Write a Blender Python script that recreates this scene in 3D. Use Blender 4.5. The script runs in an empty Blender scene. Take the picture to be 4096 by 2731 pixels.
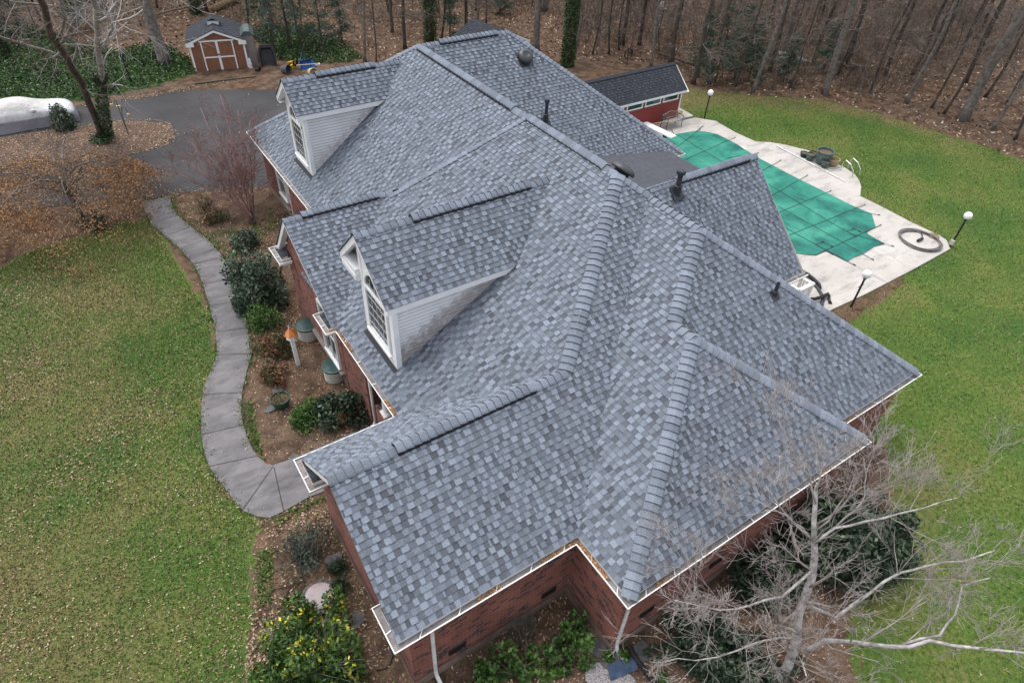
import bpy, bmesh, math, random
import numpy as np
from mathutils import Vector
R_ = math.radians
scene = bpy.context.scene
# ------------------------------------------------------------------ camera, light, exposure
S = 1.27            # metres per survey unit (a: along the house towards the viewer, b: front to back, z: above the eave)
GZ = 2.2            # ground lies 2.2 units below the eaves
CAM_F, CAM_YAW, CAM_PITCH, CAM_ROLL = 2592.61, 0.616458, 0.728922, 0.052571
CAM_H = (10 + GZ) * S
def cam_axes():
    y, p, r = CAM_YAW, CAM_PITCH, CAM_ROLL
    f = Vector((math.sin(y)*math.cos(p), math.cos(y)*math.cos(p), -math.sin(p)))
    rt = Vector((math.cos(y), -math.sin(y), 0))
    up = rt.cross(f)
    c, s = math.cos(r), math.sin(r)
    return c*rt + s*up, -s*rt + c*up, f
RT, UP, FW = cam_axes()
cam_data = bpy.data.cameras.new('camera'); cam = bpy.data.objects.new('camera', cam_data)
scene.collection.objects.link(cam); scene.camera = cam
cam_data.sensor_width = 36; cam_data.lens = CAM_F/4096*36
cam_data.clip_start = 0.1; cam_data.clip_end = 2000
from mathutils import Matrix
m3 = Matrix((RT, UP, -FW)).transposed()
cam.matrix_world = Matrix.Translation((0, 0, CAM_H)) @ m3.to_4x4()
SUN_EL, SUN_AZ = R_(68), R_(-15)       # azimuth from +Y towards +X
world = bpy.data.worlds.new('World'); scene.world = world; world.use_nodes = True
wn = world.node_tree.nodes; wl = world.node_tree.links
sky = wn.new('ShaderNodeTexSky'); sky.sky_type = 'NISHITA'; sky.sun_disc = False
sky.sun_elevation = SUN_EL; sky.sun_rotation = SUN_AZ; sky.air_density = 1.0; sky.dust_density = 3.0; sky.ozone_density = 1.0
hs_ = wn.new('ShaderNodeHueSaturation'); hs_.inputs['Saturation'].default_value = .30   # cloud cover greys the sky
wl.new(sky.outputs[0], hs_.inputs['Color']); wl.new(hs_.outputs[0], wn['Background'].inputs[0]); wn['Background'].inputs[1].default_value = 0.15
sd = bpy.data.lights.new('sun', 'SUN'); sd.energy = 0.7; sd.angle = R_(60); sd.color = (1.0, 0.96, 0.9)
so = bpy.data.objects.new('sun', sd); scene.collection.objects.link(so)
sdir = Vector((math.sin(SUN_AZ)*math.cos(SUN_EL), math.cos(SUN_AZ)*math.cos(SUN_EL), math.sin(SUN_EL)))
so.rotation_euler = (-sdir).to_track_quat('-Z', 'Y').to_euler(); so.location = sdir*100
scene.view_settings.view_transform = 'Standard'; scene.view_settings.look = 'None'
scene.view_settings.exposure = 1.08; scene.view_settings.gamma = 1.0
# ------------------------------------------------------------------ helpers
C = scene.collection
def U(a, b, z):                     # survey units -> world metres
    return Vector((b*S, -a*S, (z+GZ)*S))
def ray(u, v):                      # photo pixel (4096 x 2731) -> view ray
    return RT*((u-2048)/CAM_F) - UP*((v-1365.5)/CAM_F) + FW
def G(u, v, z=0.0):                 # photo pixel -> point at height z
    d = ray(u, v); t = (z-CAM_H)/d.z
    return Vector((d.x*t, d.y*t, z))
def tag(o, label=None, cat=None, group=None, kind=None):
    if label: o['label'] = label
    if cat: o['category'] = cat
    if group: o['group'] = group
    if kind: o['kind'] = kind
    return o
def thing(name, label, cat, loc=(0, 0, 0), rz=0, group=None):
    o = bpy.data.objects.new(name, None); C.objects.link(o)
    o.location = loc; o.rotation_euler = (0, 0, rz); o.empty_display_size = .2
    return tag(o, label, cat, group)
def copy_tree(o, parent=None):
    c = o.copy(); C.objects.link(c)
    if parent is not None:
        c.parent = parent
    for ch in list(o.children):
        copy_tree(ch, c)
    return c
class MB:
    """collects polygons, then links them as one mesh object"""
    def __init__(s): s.v = []; s.f = []; s.t = []; s.uv = []; s.mi = []; s.cur = 0.5; s.m = 0
    def face(s, pts, tone=None, uvs=None):
        n = len(s.v); s.v += [tuple(p) for p in pts]; s.f.append(tuple(range(n, n+len(pts))))
        s.t.append(s.cur if tone is None else tone); s.mi.append(s.m)
        s.uv += uvs if uvs else [(0, 0)]*len(pts)
    def box(s, lo, hi, ax=None, o=(0, 0, 0)):
        lo = Vector(lo); hi = Vector(hi); o = Vector(o)
        ax = ax or (Vector((1, 0, 0)), Vector((0, 1, 0)), Vector((0, 0, 1)))
        P = lambda x, y, z: o + ax[0]*x + ax[1]*y + ax[2]*z
        c = [P(x, y, z) for z in (lo.z, hi.z) for y in (lo.y, hi.y) for x in (lo.x, hi.x)]
        for q in ((0, 2, 3, 1), (4, 5, 7, 6), (0, 1, 5, 4), (2, 6, 7, 3), (0, 4, 6, 2), (1, 3, 7, 5)):
            s.face([c[i] for i in q])
    def tube(s, pts, rads, n=6, cap=True):
        pts = [Vector(p) for p in pts]
        if not hasattr(rads, '__len__'): rads = [rads]*len(pts)
        rings = []
        ref = None
        for i, p in enumerate(pts):
            d = (pts[min(i+1, len(pts)-1)] - pts[max(i-1, 0)])
            d = d.normalized() if d.length > 1e-9 else Vector((0, 0, 1))
            if ref is None: ref = Vector((1, 0, 0)) if abs(d.x) < .8 else Vector((0, 1, 0))
            x = (ref - d*ref.dot(d)).normalized(); y = d.cross(x); ref = x
            k = len(s.v)
            s.v += [tuple(p + (x*math.cos(2*math.pi*j/n) + y*math.sin(2*math.pi*j/n))*rads[i]) for j in range(n)]
            rings.append(k)
        for i in range(len(pts)-1):
            for j in range(n):
                q = (rings[i]+j, rings[i]+(j+1) % n, rings[i+1]+(j+1) % n, rings[i+1]+j)
                s.f.append(q); s.t.append(s.cur); s.mi.append(s.m); s.uv += [(0, 0)]*4
        if cap:
            s.f.append(tuple(rings[0]+j for j in range(n))[::-1]); s.f.append(tuple(rings[-1]+j for j in range(n)))
            s.t += [s.cur]*2; s.mi += [s.m]*2; s.uv += [(0, 0)]*(2*n)
    def lathe(s, prof, n=20, o=(0, 0, 0), ax=None):
        o = Vector(o); ax = ax or (Vector((1, 0, 0)), Vector((0, 1, 0)), Vector((0, 0, 1)))
        k = len(s.v)
        for r, z in prof:
            s.v += [tuple(o + ax[0]*(r*math.cos(2*math.pi*j/n)) + ax[1]*(r*math.sin(2*math.pi*j/n)) + ax[2]*z) for j in range(n)]
        for i in range(len(prof)-1):
            for j in range(n):
                s.f.append((k+i*n+j, k+i*n+(j+1) % n, k+(i+1)*n+(j+1) % n, k+(i+1)*n+j)); s.t.append(s.cur); s.mi.append(s.m); s.uv += [(0, 0)]*4
    def build(s, name, mats, parent=None, smooth=False, local=False):
        me = bpy.data.meshes.new(name); me.from_pydata(s.v, [], s.f)
        if not isinstance(mats, (list, tuple)): mats = [mats]
        for m in mats: me.materials.append(m)
        if len(mats) > 1: me.polygons.foreach_set('material_index', s.mi)
        at = me.attributes.new('tone', 'FLOAT', 'FACE'); at.data.foreach_set('value', s.t)
        uvl = me.uv_layers.new(name='UVMap'); uvl.data.foreach_set('uv', [c for p in s.uv for c in p])
        if smooth: me.polygons.foreach_set('use_smooth', [True]*len(me.polygons))
        me.update(); return link(name, me, parent)
def link(name, me, parent=None):
    o = bpy.data.objects.new(name, me); C.objects.link(o)
    if parent is not None: o.parent = parent
    return o
def np_mesh(name, V, F, mats, tone=None, smooth=False):
    """V: n x 3 array, F: m x k array of indices"""
    V = np.asarray(V, dtype=np.float32); F = np.asarray(F, dtype=np.int32)
    me = bpy.data.meshes.new(name); k = F.shape[1]
    me.vertices.add(len(V)); me.vertices.foreach_set('co', V.ravel())
    me.loops.add(F.size); me.loops.foreach_set('vertex_index', F.ravel())
    me.polygons.add(len(F)); me.polygons.foreach_set('loop_start', np.arange(0, F.size, k, dtype=np.int32))
    if tone is not None:
        at = me.attributes.new('tone', 'FLOAT', 'FACE'); at.data.foreach_set('value', np.asarray(tone, dtype=np.float32))
    for m in (mats if isinstance(mats, (list, tuple)) else [mats]): me.materials.append(m)
    if smooth: me.polygons.foreach_set('use_smooth', np.ones(len(F), dtype=bool))
    me.update(calc_edges=True); me.validate(); return me
# ------------------------------------------------------------------ materials
def newmat(name):
    m = bpy.data.materials.new(name); m.use_nodes = True
    return m, m.node_tree.nodes, m.node_tree.links, m.node_tree.nodes['Principled BSDF']
def ramp(nodes, stops, interp='LINEAR'):
    r = nodes.new('ShaderNodeValToRGB'); e = r.color_ramp.elements; r.color_ramp.interpolation = interp
    while len(e) < len(stops): e.new(.5)
    for x, (p, c) in zip(e, stops): x.position = p; x.color = (*c, 1)
    return r
def mixc(nodes, links, fac, a, b, mode='MIX'):
    n = nodes.new('ShaderNodeMix'); n.data_type = 'RGBA'; n.blend_type = mode
    for sck, val in ((n.inputs[0], fac), (n.inputs[6], a), (n.inputs[7], b)):
        if hasattr(val, 'is_output') or hasattr(val, 'links'): links.new(val, sck)
        elif isinstance(val, (int, float)): sck.default_value = val
        else: sck.default_value = (*val, 1)
    return n.outputs[2]
def noise(nodes, links, scale, detail=4, rough=.6, vec=None, dist=0):
    n = nodes.new('ShaderNodeTexNoise'); n.inputs['Scale'].default_value = scale; n.inputs['Detail'].default_value = detail
    n.inputs['Roughness'].default_value = rough; n.inputs['Distortion'].default_value = dist
    if vec is not None: links.new(vec, n.inputs['Vector'])
    return n.outputs['Fac']
def wpos(nodes): return nodes.new('ShaderNodeNewGeometry').outputs['Position']
def opos(nodes): return nodes.new('ShaderNodeTexCoord').outputs['Object']
def bump(nodes, links, bsdf, h, strength=.4, dist=.02):
    b = nodes.new('ShaderNodeBump'); b.inputs['Strength'].default_value = strength; b.inputs['Distance'].default_value = dist
    links.new(h, b.inputs['Height']); links.new(b.outputs[0], bsdf.inputs['Normal'])
def mat_noise(name, c1, c2, scale=3, rough=.7, detail=5, bmp=0, lo=.35, hi=.65, metal=0, spec=.3, c3=None, s3=.6):
    m, n, l, b = newmat(name); p = opos(n)
    f = noise(n, l, scale, detail, .6, p); r = ramp(n, [(lo, c1), (hi, c2)]); l.new(f, r.inputs[0]); col = r.outputs[0]
    if c3:
        f2 = noise(n, l, s3, 4, .6, p); r2 = ramp(n, [(.5, (0, 0, 0)), (.7, (1, 1, 1))]); l.new(f2, r2.inputs[0])
        col = mixc(n, l, r2.outputs[0], col, c3)
    l.new(col, b.inputs['Base Color']); b.inputs['Roughness'].default_value = rough; b.inputs['Metallic'].default_value = metal
    b.inputs['Specular IOR Level'].default_value = spec
    if bmp: bump(n, l, b, f, bmp)
    return m
def mat_tone(name, stops, rough=.8, nscale=60, namt=.35, spec=.2, trans=0, interp='LINEAR', objvar=0):
    """colour from the per-face 'tone' value, with fine grain"""
    m, n, l, b = newmat(name)
    at = n.new('ShaderNodeAttribute'); at.attribute_name = 'tone'
    r = ramp(n, stops, interp); l.new(at.outputs['Fac'], r.inputs[0]); col = r.outputs[0]
    f = noise(n, l, nscale, 3, .7, wpos(n)); rr = ramp(n, [(.25, (1-namt,)*3), (.75, (1+namt,)*3)]); l.new(f, rr.inputs[0])
    col = mixc(n, l, 1.0, col, rr.outputs[0], 'MULTIPLY')
    l.new(col, b.inputs['Base Color']); b.inputs['Roughness'].default_value = rough; b.inputs['Specular IOR Level'].default_value = spec
    return m
SH = [(0.0, (.060, .065, .077)), (.25, (.103, .115, .137)), (.5, (.136, .153, .184)), (.75, (.166, .190, .229)), (1.0, (.206, .237, .285))]
M_shingle = mat_tone('grey_shingle', SH, .9, 45, .35)
M_darkshingle = mat_tone('charcoal_shingle', [(0, (.030, .033, .041)), (.6, (.042, .046, .056)), (1, (.056, .061, .074))], .9, 30, .3)
M_deckwood = mat_noise('roof_underlay', (.03, .03, .035), (.05, .05, .055), 4)
M_white = mat_noise('white_painted_trim', (.74, .74, .74), (.84, .84, .84), 2, .45)
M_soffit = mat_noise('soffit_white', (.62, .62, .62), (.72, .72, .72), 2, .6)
M_black = mat_noise('black_plastic', (.012, .012, .014), (.022, .022, .024), 8, .5)
M_vent = mat_noise('ridge_vent_black', (.008, .008, .009), (.016, .016, .018), 30, .7)
M_gutfloor = mat_noise('gutter_inside', (.17, .15, .14), (.27, .25, .24), 6, .8)
M_glass = None
def mat_glass():
    m, n, l, b = newmat('window_glass'); b.inputs['Base Color'].default_value = (.02, .03, .035, 1)
    b.inputs['Roughness'].default_value = .06; b.inputs['Specular IOR Level'].default_value = .8
    f = noise(n, l, .9, 2, .5, opos(n)); bump(n, l, b, f, .05, .1); return m
M_glass = mat_glass()
def mat_siding():
    m, n, l, b = newmat('white_lap_siding'); p = wpos(n)
    f = noise(n, l, 1.3, 5, .65, p); r = ramp(n, [(.3, (.62, .62, .63)), (.6, (.76, .76, .77))]); l.new(f, r.inputs[0])
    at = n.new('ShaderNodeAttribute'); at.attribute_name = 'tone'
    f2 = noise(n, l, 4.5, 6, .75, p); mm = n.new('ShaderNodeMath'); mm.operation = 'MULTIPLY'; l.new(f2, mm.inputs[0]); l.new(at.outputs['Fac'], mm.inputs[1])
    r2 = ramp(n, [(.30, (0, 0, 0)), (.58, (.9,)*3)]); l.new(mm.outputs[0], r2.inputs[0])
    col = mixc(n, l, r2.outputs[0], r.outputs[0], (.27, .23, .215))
    l.new(col, b.inputs['Base Color']); b.inputs['Roughness'].default_value = .55; return m
M_siding = mat_siding()
def mat_brick():
    m, n, l, b = newmat('red_brick'); uv = n.new('ShaderNodeUVMap').outputs[0]
    def br(c1, c2, mo):
        t = n.new('ShaderNodeTexBrick'); l.new(uv, t.inputs['Vector'])
        t.inputs['Color1'].default_value = (*c1, 1); t.inputs['Color2'].default_value = (*c2, 1); t.inputs['Mortar'].default_value = (*mo, 1)
        t.inputs['Scale'].default_value = 1; t.inputs['Brick Width'].default_value = .21; t.inputs['Row Height'].default_value = .075
        t.inputs['Mortar Size'].default_value = .006; t.inputs['Bias'].default_value = -.1; return t
    t = br((.27, .082, .055), (.165, .050, .036), (.21, .175, .155))
    t2 = br((0, 0, 0), (1, 1, 1), (0, 0, 0)); rr = ramp(n, [(.70, (0, 0, 0)), (.76, (1, 1, 1))]); l.new(t2.outputs[0], rr.inputs[0])
    col = mixc(n, l, rr.outputs[0], t.outputs[0], (.030, .022, .024))
    f = noise(n, l, 1.2, 4, .6, wpos(n)); r3 = ramp(n, [(.3, (.75,)*3), (.7, (1.15,)*3)]); l.new(f, r3.inputs[0])
    col = mixc(n, l, 1, col, r3.outputs[0], 'MULTIPLY')
    l.new(col, b.inputs['Base Color']); b.inputs['Roughness'].default_value = .85
    inv = n.new('ShaderNodeMath'); inv.operation = 'SUBTRACT'; inv.inputs[0].default_value = 1; l.new(t.outputs['Fac'], inv.inputs[1])
    bump(n, l, b, inv.outputs[0], .5, .008); return m
M_brick = mat_brick()
M_found = mat_noise('stained_foundation', (.16, .11, .085), (.26, .20, .16), 3, .9)
# ------------------------------------------------------------------ the house
rng = random.Random(7)
house = thing('brick_house', 'large red brick house with a complex blue grey shingle roof and two white dormers', 'house', U(-12, 9, -GZ))
HL = house.location.copy()
_mb_build = MB.build
def hbuild(mb, name, mats, parent=None, smooth=False, **kw):
    """build in world space, then hang the part on the house"""
    o = mb.build(name, mats, None, smooth)
    for k, v in kw.items(): o[k] = v
    p = parent or house
    o.parent = p
    off = HL
    o.data.transform(Matrix.Translation(-off))
    return o
def clip(poly, ax, val, keep_ge):
    out = []; n = len(poly)
    for i in range(n):
        p, q = poly[i], poly[(i+1) % n]
        dp = (p[ax]-val)*(1 if keep_ge else -1); dq = (q[ax]-val)*(1 if keep_ge else -1)
        if dp >= 0: out.append(p)
        if (dp >= 0) != (dq >= 0):
            t = dp/(dp-dq); out.append((p[0]+(q[0]-p[0])*t, p[1]+(q[1]-p[1])*t))
    return out
def area2(p):
    return sum(p[i][0]*p[(i+1) % len(p)][1]-p[(i+1) % len(p)][0]*p[i][1] for i in range(len(p)))
EXPO = .143
def shingles(mb, poly, expo=EXPO, seed=0, wmin=.085, wmax=.17, thick=(.013, .023), under=None, phase=0.0):
    """lay real shingle tabs, course by course, over one roof plane"""
    r = random.Random(seed)
    P = [Vector(p) for p in poly]
    nrm = Vector((0, 0, 0))
    for i in range(len(P)): nrm += P[i].cross(P[(i+1) % len(P)])
    nrm.normalize()
    if nrm.z < 0: nrm = -nrm
    ux = Vector((0, 0, 1)).cross(nrm).normalized(); vy = nrm.cross(ux)
    o = P[0]
    Q = [((p-o).dot(ux), (p-o).dot(vy)) for p in P]
    h0 = sum((p-o).dot(nrm) for p in P)/len(P)
    if under is not None: under.face([o+ux*x+vy*y+nrm*(h0-.012) for x, y in Q])
    v0 = min(q[1] for q in Q); v1 = max(q[1] for q in Q); y = v0 + phase
    k = 0
    while y < v1:
        row = clip(clip(Q, 1, y, True), 1, y+expo, False)
        if len(row) >= 3:
            x0 = min(q[0] for q in row); x1 = max(q[0] for q in row)
            x = x0 - r.uniform(0, wmax); hi = r.random() < .5; off = r.uniform(0, .05)
            while x < x1:
                w = r.uniform(wmin, wmax)
                if r.random() < .08: w *= .4
                cell = clip(clip(row, 0, x, True), 0, x+w, False)
                hi = not hi if r.random() < .96 else hi
                if len(cell) >= 3 and abs(area2(cell)) > 1e-5:
                    t = thick[1] if hi else thick[0]
                    if hi: tone = r.choice((.52, .62, .72, .80, .9, 1.0, .7))
                    else: tone = r.choice((.12, .2, .26, .32, .4, .5))
                    tone = min(1, max(0, tone + r.uniform(-.07, .07)))
                    top = [o+ux*a+vy*b+nrm*(h0 + t*(1-(b-y)/expo*.85)) for a, b in cell]
                    if area2(cell) < 0: top = top[::-1]; cell = cell[::-1]
                    mb.face(top, tone)
                    for i in range(len(cell)):
                        j = (i+1) % len(cell)
                        if cell[i][1] > y+expo*.98 and cell[j][1] > y+expo*.98: continue
                        low = cell[i][1] < y+.002 and cell[j][1] < y+.002
                        A, B = top[i], top[j]
                        mb.face([A, o+ux*cell[i][0]+vy*cell[i][1]+nrm*(h0-.004), o+ux*cell[j][0]+vy*cell[j][1]+nrm*(h0-.004), B], 0.0 if low else tone*.6)  # butt faces darkest, sides darker: course shadow lines put into the colour
                x += w
        y += expo; k += 1
    return nrm
roof = MB(); under = MB()
zr = 3.5123; bR = 9.114; bF2 = 3.1382; bF1 = 4.5014; aF = -23.08
m2 = zr/(bR-bF2); mF = zr/(bR-bF1); mN = zr/(9.245-4.1819); mB = zr/(13.874-bR)
GW = .10                               # roof edge sits this far inside the gutter rim
zF2 = lambda b: m2*(b-bF2); zF1 = lambda b: mF*(b-bF1)
P1 = (-18.6273, bR, zr); P2 = (-18.6273, 12.3994, zr); P3 = (-9.245, bR, zr)
zw1 = mN*(6.4874-4.1819); W1b = (-6.4874, bF2+zw1/m2, zw1)
bw1 = 1.205
bG = 4.5446; zG = 3.149; bGr = 9.6; mG = zG/(bGr-bG); aG0 = -4.1819-zG/mN; mW3 = zG/(7.1889-3.4081)
H0 = (-7.1889, bGr, zG)
zW2 = 2.18; bW2 = bG+zW2/mG; aW2f = -3.4081-zW2/mW3; aW2n = -5.513; mW2 = zW2/(5.513-2.8301); mW2b = zW2/(11.0833-bW2)
a5, z5 = -14.20, 1.585; b5f = 3.10; b5b = bF2+z5/m2
def eN(a): return a-GW                 # near eaves: pull the edge in
planes = {}
def plane(name, pts, **kw):
    planes[name] = shingles(roof, [U(*p) for p in pts], under=under, seed=len(planes)+3, **kw)
# far wing
zi = mF*GW; za = zr/(23.08-18.6273)*GW; aFi = aF+GW
bFi = bF1+GW
rk0 = (-12.72, bR, zr)
plane('F1', [(aFi, bFi, zi), (-12.3, bFi, zi), (-12.3, bR, zr), P1])
plane('FAR', [(aFi, bFi, za), P1, P2, (aFi, 17.1333-GW, za)])
mRn = zr/(18.6273-14.2626)
plane('REAR', [P1, (-14.2626-GW, 13.874-GW*mRn/mB, mRn*GW), (-14.2626-GW, 17.1333-GW, mRn*GW), P2])
plane('REARB', [P2, (-14.2626-GW, 17.1333-GW, mRn*GW), (aFi, 17.1333-GW, za)])
# main back slope
plane('BACK', [P1, P3, (aG0, bGr, zG), H0, (-3.4081-GW, 13.874-GW*mW3/mB, mW3*GW), (-14.2626-GW, 13.874-GW*mRn/mB, mRn*GW)])
# front slope, a little higher than the far wing along its left rake
b_i = bF2+GW; zb = m2*GW
mw1f = zw1/(8.459-6.4874)
plane('F2', [rk0, (-14.02, b5b, z5+.0), (-14.02, b_i, zb), (-8.459+GW, b_i, zb), W1b, P3])
# near gable wing W1
plane('W1far', [(-6.4874, bw1, zw1), W1b, (-8.459+GW, bF2+GW, mw1f*GW), (-8.459+GW, bw1, mw1f*GW)])
plane('N1', [(-6.4874, bw1, zw1), (-4.1819-GW, bw1, mN*GW), (-4.1819-GW, bG+GW, mN*GW), (aG0, bGr, zG), P3, W1b])
plane('G', [(aG0, bGr, zG), (-4.1819-GW, bG+GW, mG*GW), (-2.8301-GW, bG+GW, mG*GW), (aW2n, bW2, zW2), (aW2f, bW2, zW2), H0])
plane('W2n', [(aW2n, bW2, zW2), (-2.8301-GW, bG+GW, mW2*GW), (-2.8301-GW, 11.0833-GW, mW2*GW)])
plane('W2b', [(aW2f, bW2, zW2), (aW2n, bW2, zW2), (-2.8301-GW, 11.0833-GW, mW2*GW), (-3.4081-GW, 11.0833-GW, mW2b*GW)])
plane('W3', [H0, (aW2f, bW2, zW2), (-3.4081-GW, 11.0833-GW, mW3*GW), (-3.4081-GW, 13.874-GW, mW3*GW)])
# front gable W5
m5n = (z5)/(-11.5213-a5); m5f = z5/(a5+15.6514)
bn = bF2 + (m5n*GW)/m2
plane('W5n', [(a5, b5f, z5), (a5, b5b, z5), (-11.5213-GW, bF2+GW, m5n*GW), (-11.5213-GW, b5f, m5n*GW)])
b5ff = bF1 + z5/mF
plane('W5f', [(a5, b5f, z5), (a5, b5ff, z5), (-15.6514+GW, bF1+GW, m5f*GW), (-15.6514+GW, b5f, m5f*GW)])
# back gable W4
a4, z4, b4 = -10.0, 2.32, 14.87; e4 = -7.42; m4 = z4/(a4*-1+e4) if False else z4/(e4-a4)
b4f = 13.874-z4/mB
plane('W4n', [(a4, b4, z4), (a4, b4f, z4), (e4, 13.874, 0.0), (e4-.05, b4-.1, -.03)])
plane('W4f', [(a4, b4, z4), (a4, b4f, z4), (a4-2.58, 13.874, 0), (a4-2.58, b4, 0)])
# dormers ---------------------------------------------------------------
def dormer_roof(key, ar, zrg, bf, an, af, ze, zfun, inv):
    """gable dormer roof: ridge at a=ar; near eave an and far eave af, both at height ze"""
    plane(key+'n', [(ar, bf, zrg), (ar, inv(zrg), zrg), (an, inv(ze), ze), (an, bf, ze)])
    plane(key+'f', [(ar, bf, zrg), (ar, inv(zrg), zrg), (af, inv(ze), ze), (af, bf, ze)])
iF1 = lambda z: bF1+z/mF; iF2 = lambda z: bF2+z/m2
D1 = dict(ar=-18.72, z=3.14, bf=4.90, an=-17.88, af=-19.64, ze=2.39, bw=5.12, wn=-18.04, wf=-19.40, zf=zF1, inv=iF1)
D2 = dict(ar=-10.55, z=3.05, bf=3.55, an=-9.25, af=-11.62, ze=2.03, bw=3.70, wn=-9.36, wf=-10.82, zf=zF2, inv=iF2)
for k, d in (('D1', D1), ('D2', D2)):
    dormer_roof(k, d['ar'], d['z'], d['bf'], d['an'], d['af'], d['ze'], d['zf'], d['inv'])
roof_o = hbuild(roof, 'roof', M_shingle)
hbuild(under, 'roof_underlay', M_deckwood, roof_o)
# ---- ridge and hip caps, ridge vents -----------------------------------
def caps(mb, p0, p1, n1, n2, lift=0.0, hw=.20, step=.18, seed=1, vent=None, up=True):
    """row of overlapping bent cap shingles from p0 (low) to p1 (high)"""
    r = random.Random(seed); p0 = U(*p0); p1 = U(*p1); d = (p1-p0); L = d.length; d /= L
    def wv(n):
        w = n.cross(d); w.normalize(); return w if w.z < 0 else -w
    wa, wb = wv(n1), wv(n2)
    nn = (n1+n2).normalized()
    def prof(s, h):
        pts = []
        for t in (-1, -.8, -.35, 0, .35, .8, 1):
            w = wa if t < 0 else wb
            k = abs(t)
            pts.append(s + w*(hw*k) + nn*(h + lift - .025*(1-k)**2 + (.012 if k < .9 else -.004)))
        return pts
    n = max(1, int(L/step))
    for i in range(n):
        s0 = p0 + d*(L*i/n); s1 = p0 + d*(L*(i+1)/n+.02)
        A = prof(s0, .050); B = prof(s1, .014); A2 = prof(s0, -.002)
        tone = r.choice((.55, .62, .7, .78, .86, .92)) + r.uniform(-.05, .05)
        for j in range(6):
            mb.face([A[j], A[j+1], B[j+1], B[j]], tone)
            mb.face([A2[j], A2[j+1], A[j+1], A[j]], 0.02)
        for j, jj in ((0, 0), (6, 6)):
            q = [A[j], B[j], B[j]-nn*.03, A[j]-nn*.03]
            mb.face(q, .05)
    if vent is not None:
        vent = MB(); vents.append(vent)
        a, b = p0, p1; hv = hw*.98
        for w in (wa, wb):
            vent.face([a+nn*(lift-.004), b+nn*(lift-.004), b+w*hv+nn*(lift-.012), a+w*hv+nn*(lift-.012)])
            vent.face([a+w*hv+nn*(lift-.012), b+w*hv+nn*(lift-.012), b+w*(hv+.02)-nn*.01, a+w*(hv+.02)-nn*.01])
        for e in (a, b):
            vent.face([e+wa*hv-nn*.01, e+nn*.0, e+nn*lift, e+wa*hv+nn*(lift-.012)]); vent.face([e+wb*hv-nn*.01, e, e+nn*lift, e+wb*hv+nn*(lift-.012)])
N = planes
ven = True; vents = []; cp = MB()
def lerp(p, q, t): return tuple(p[i]+(q[i]-p[i])*t for i in range(3))
def capseg(p, q, n1, n2, spans, seed):
    """spans: list of (t0, t1, vented)"""
    for k, (t0, t1, v) in enumerate(spans):
        caps(cp, lerp(p, q, t0), lerp(p, q, t1), N[n1], N[n2], .07 if v else 0.0, seed=seed*10+k, vent=ven if v else None)
capseg(P1, P3, 'F1', 'BACK', [(0, .02, 0), (.02, .57, 1), (.57, .64, 0), (.64, .955, 1), (.955, 1, 0)], 1)
capseg(P1, P2, 'FAR', 'REAR', [(0, .22, 0), (.22, .86, 1), (.86, 1, 0)], 2)
capseg((aFi, bFi, zi), P1, 'F1', 'FAR', [(0, 1, 0)], 3)
capseg((-14.2626-GW, 17.1333-GW, mRn*GW), P2, 'REAR', 'REARB', [(0, 1, 0)], 4)
capseg((aFi, 17.1333-GW, za), P2, 'FAR', 'REARB', [(0, 1, 0)], 5)
capseg(W1b, P3, 'F2', 'N1', [(0, 1, 0)], 6)
capseg((aG0, bGr, zG), P3, 'N1', 'BACK', [(0, 1, 0)], 7)
capseg(H0, (aG0, bGr, zG), 'G', 'BACK', [(0, 1, 0)], 8)
capseg((-3.4081-GW, 13.874-GW, mW3*GW), H0, 'W3', 'BACK', [(0, 1, 0)], 9)
capseg((aW2f, bW2, zW2), H0, 'W3', 'G', [(0, 1, 0)], 10)
capseg((aW2n, bW2, zW2), (aW2f, bW2, zW2), 'W2b', 'G', [(0, 1, 0)], 11)
capseg((-2.8301-GW, bG+GW, mW2*GW), (aW2n, bW2, zW2), 'W2n', 'G', [(0, 1, 0)], 12)
capseg((-2.8301-GW, 11.0833-GW, mW2*GW), (aW2n, bW2, zW2), 'W2n', 'W2b', [(0, 1, 0)], 13)
capseg((-6.4874, bw1, zw1), W1b, 'W1far', 'N1', [(0, .25, 0), (.25, .84, 1), (.84, 1, 0)], 14)
capseg((a5, b5f, z5), (a5, b5b+.15, z5), 'W5n', 'W5f', [(0, .16, 0), (.16, .86, 1), (.86, 1, 0)], 15)
capseg((-14.0, b5b, z5), rk0, 'F2', 'F1', [(0, 1, 0)], 16)
capseg((a4, b4, z4), (a4, b4f, z4), 'W4n', 'W4f', [(0, .08, 0), (.08, .72, 1), (.72, 1, 0)], 17)
for k, d in (('D1', D1), ('D2', D2)):
    e = d['inv'](d['z'])
    capseg((d['ar'], d['bf'], d['z']), (d['ar'], e+.05, d['z']), k+'n', k+'f', [(0, .26, 0), (.26, .74 if k == 'D1' else .86, 1), (.74 if k == 'D1' else .86, 1, 0)], 20 if k == 'D1' else 21)
hbuild(cp, 'ridge_cap', M_shingle, roof_o); [hbuild(v_, 'ridge_vent', M_vent, roof_o) for v_ in vents]
# hidden upright under the raised left rake of the front slope
w = MB(); w.face([U(-14.0, b5b, z5-.02), U(*rk0), U(-12.72, bR, zr-.3), U(-14.0, b5b, zF1(b5b)-.2)]); hbuild(w, 'rake_board', M_white, roof_o)
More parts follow.
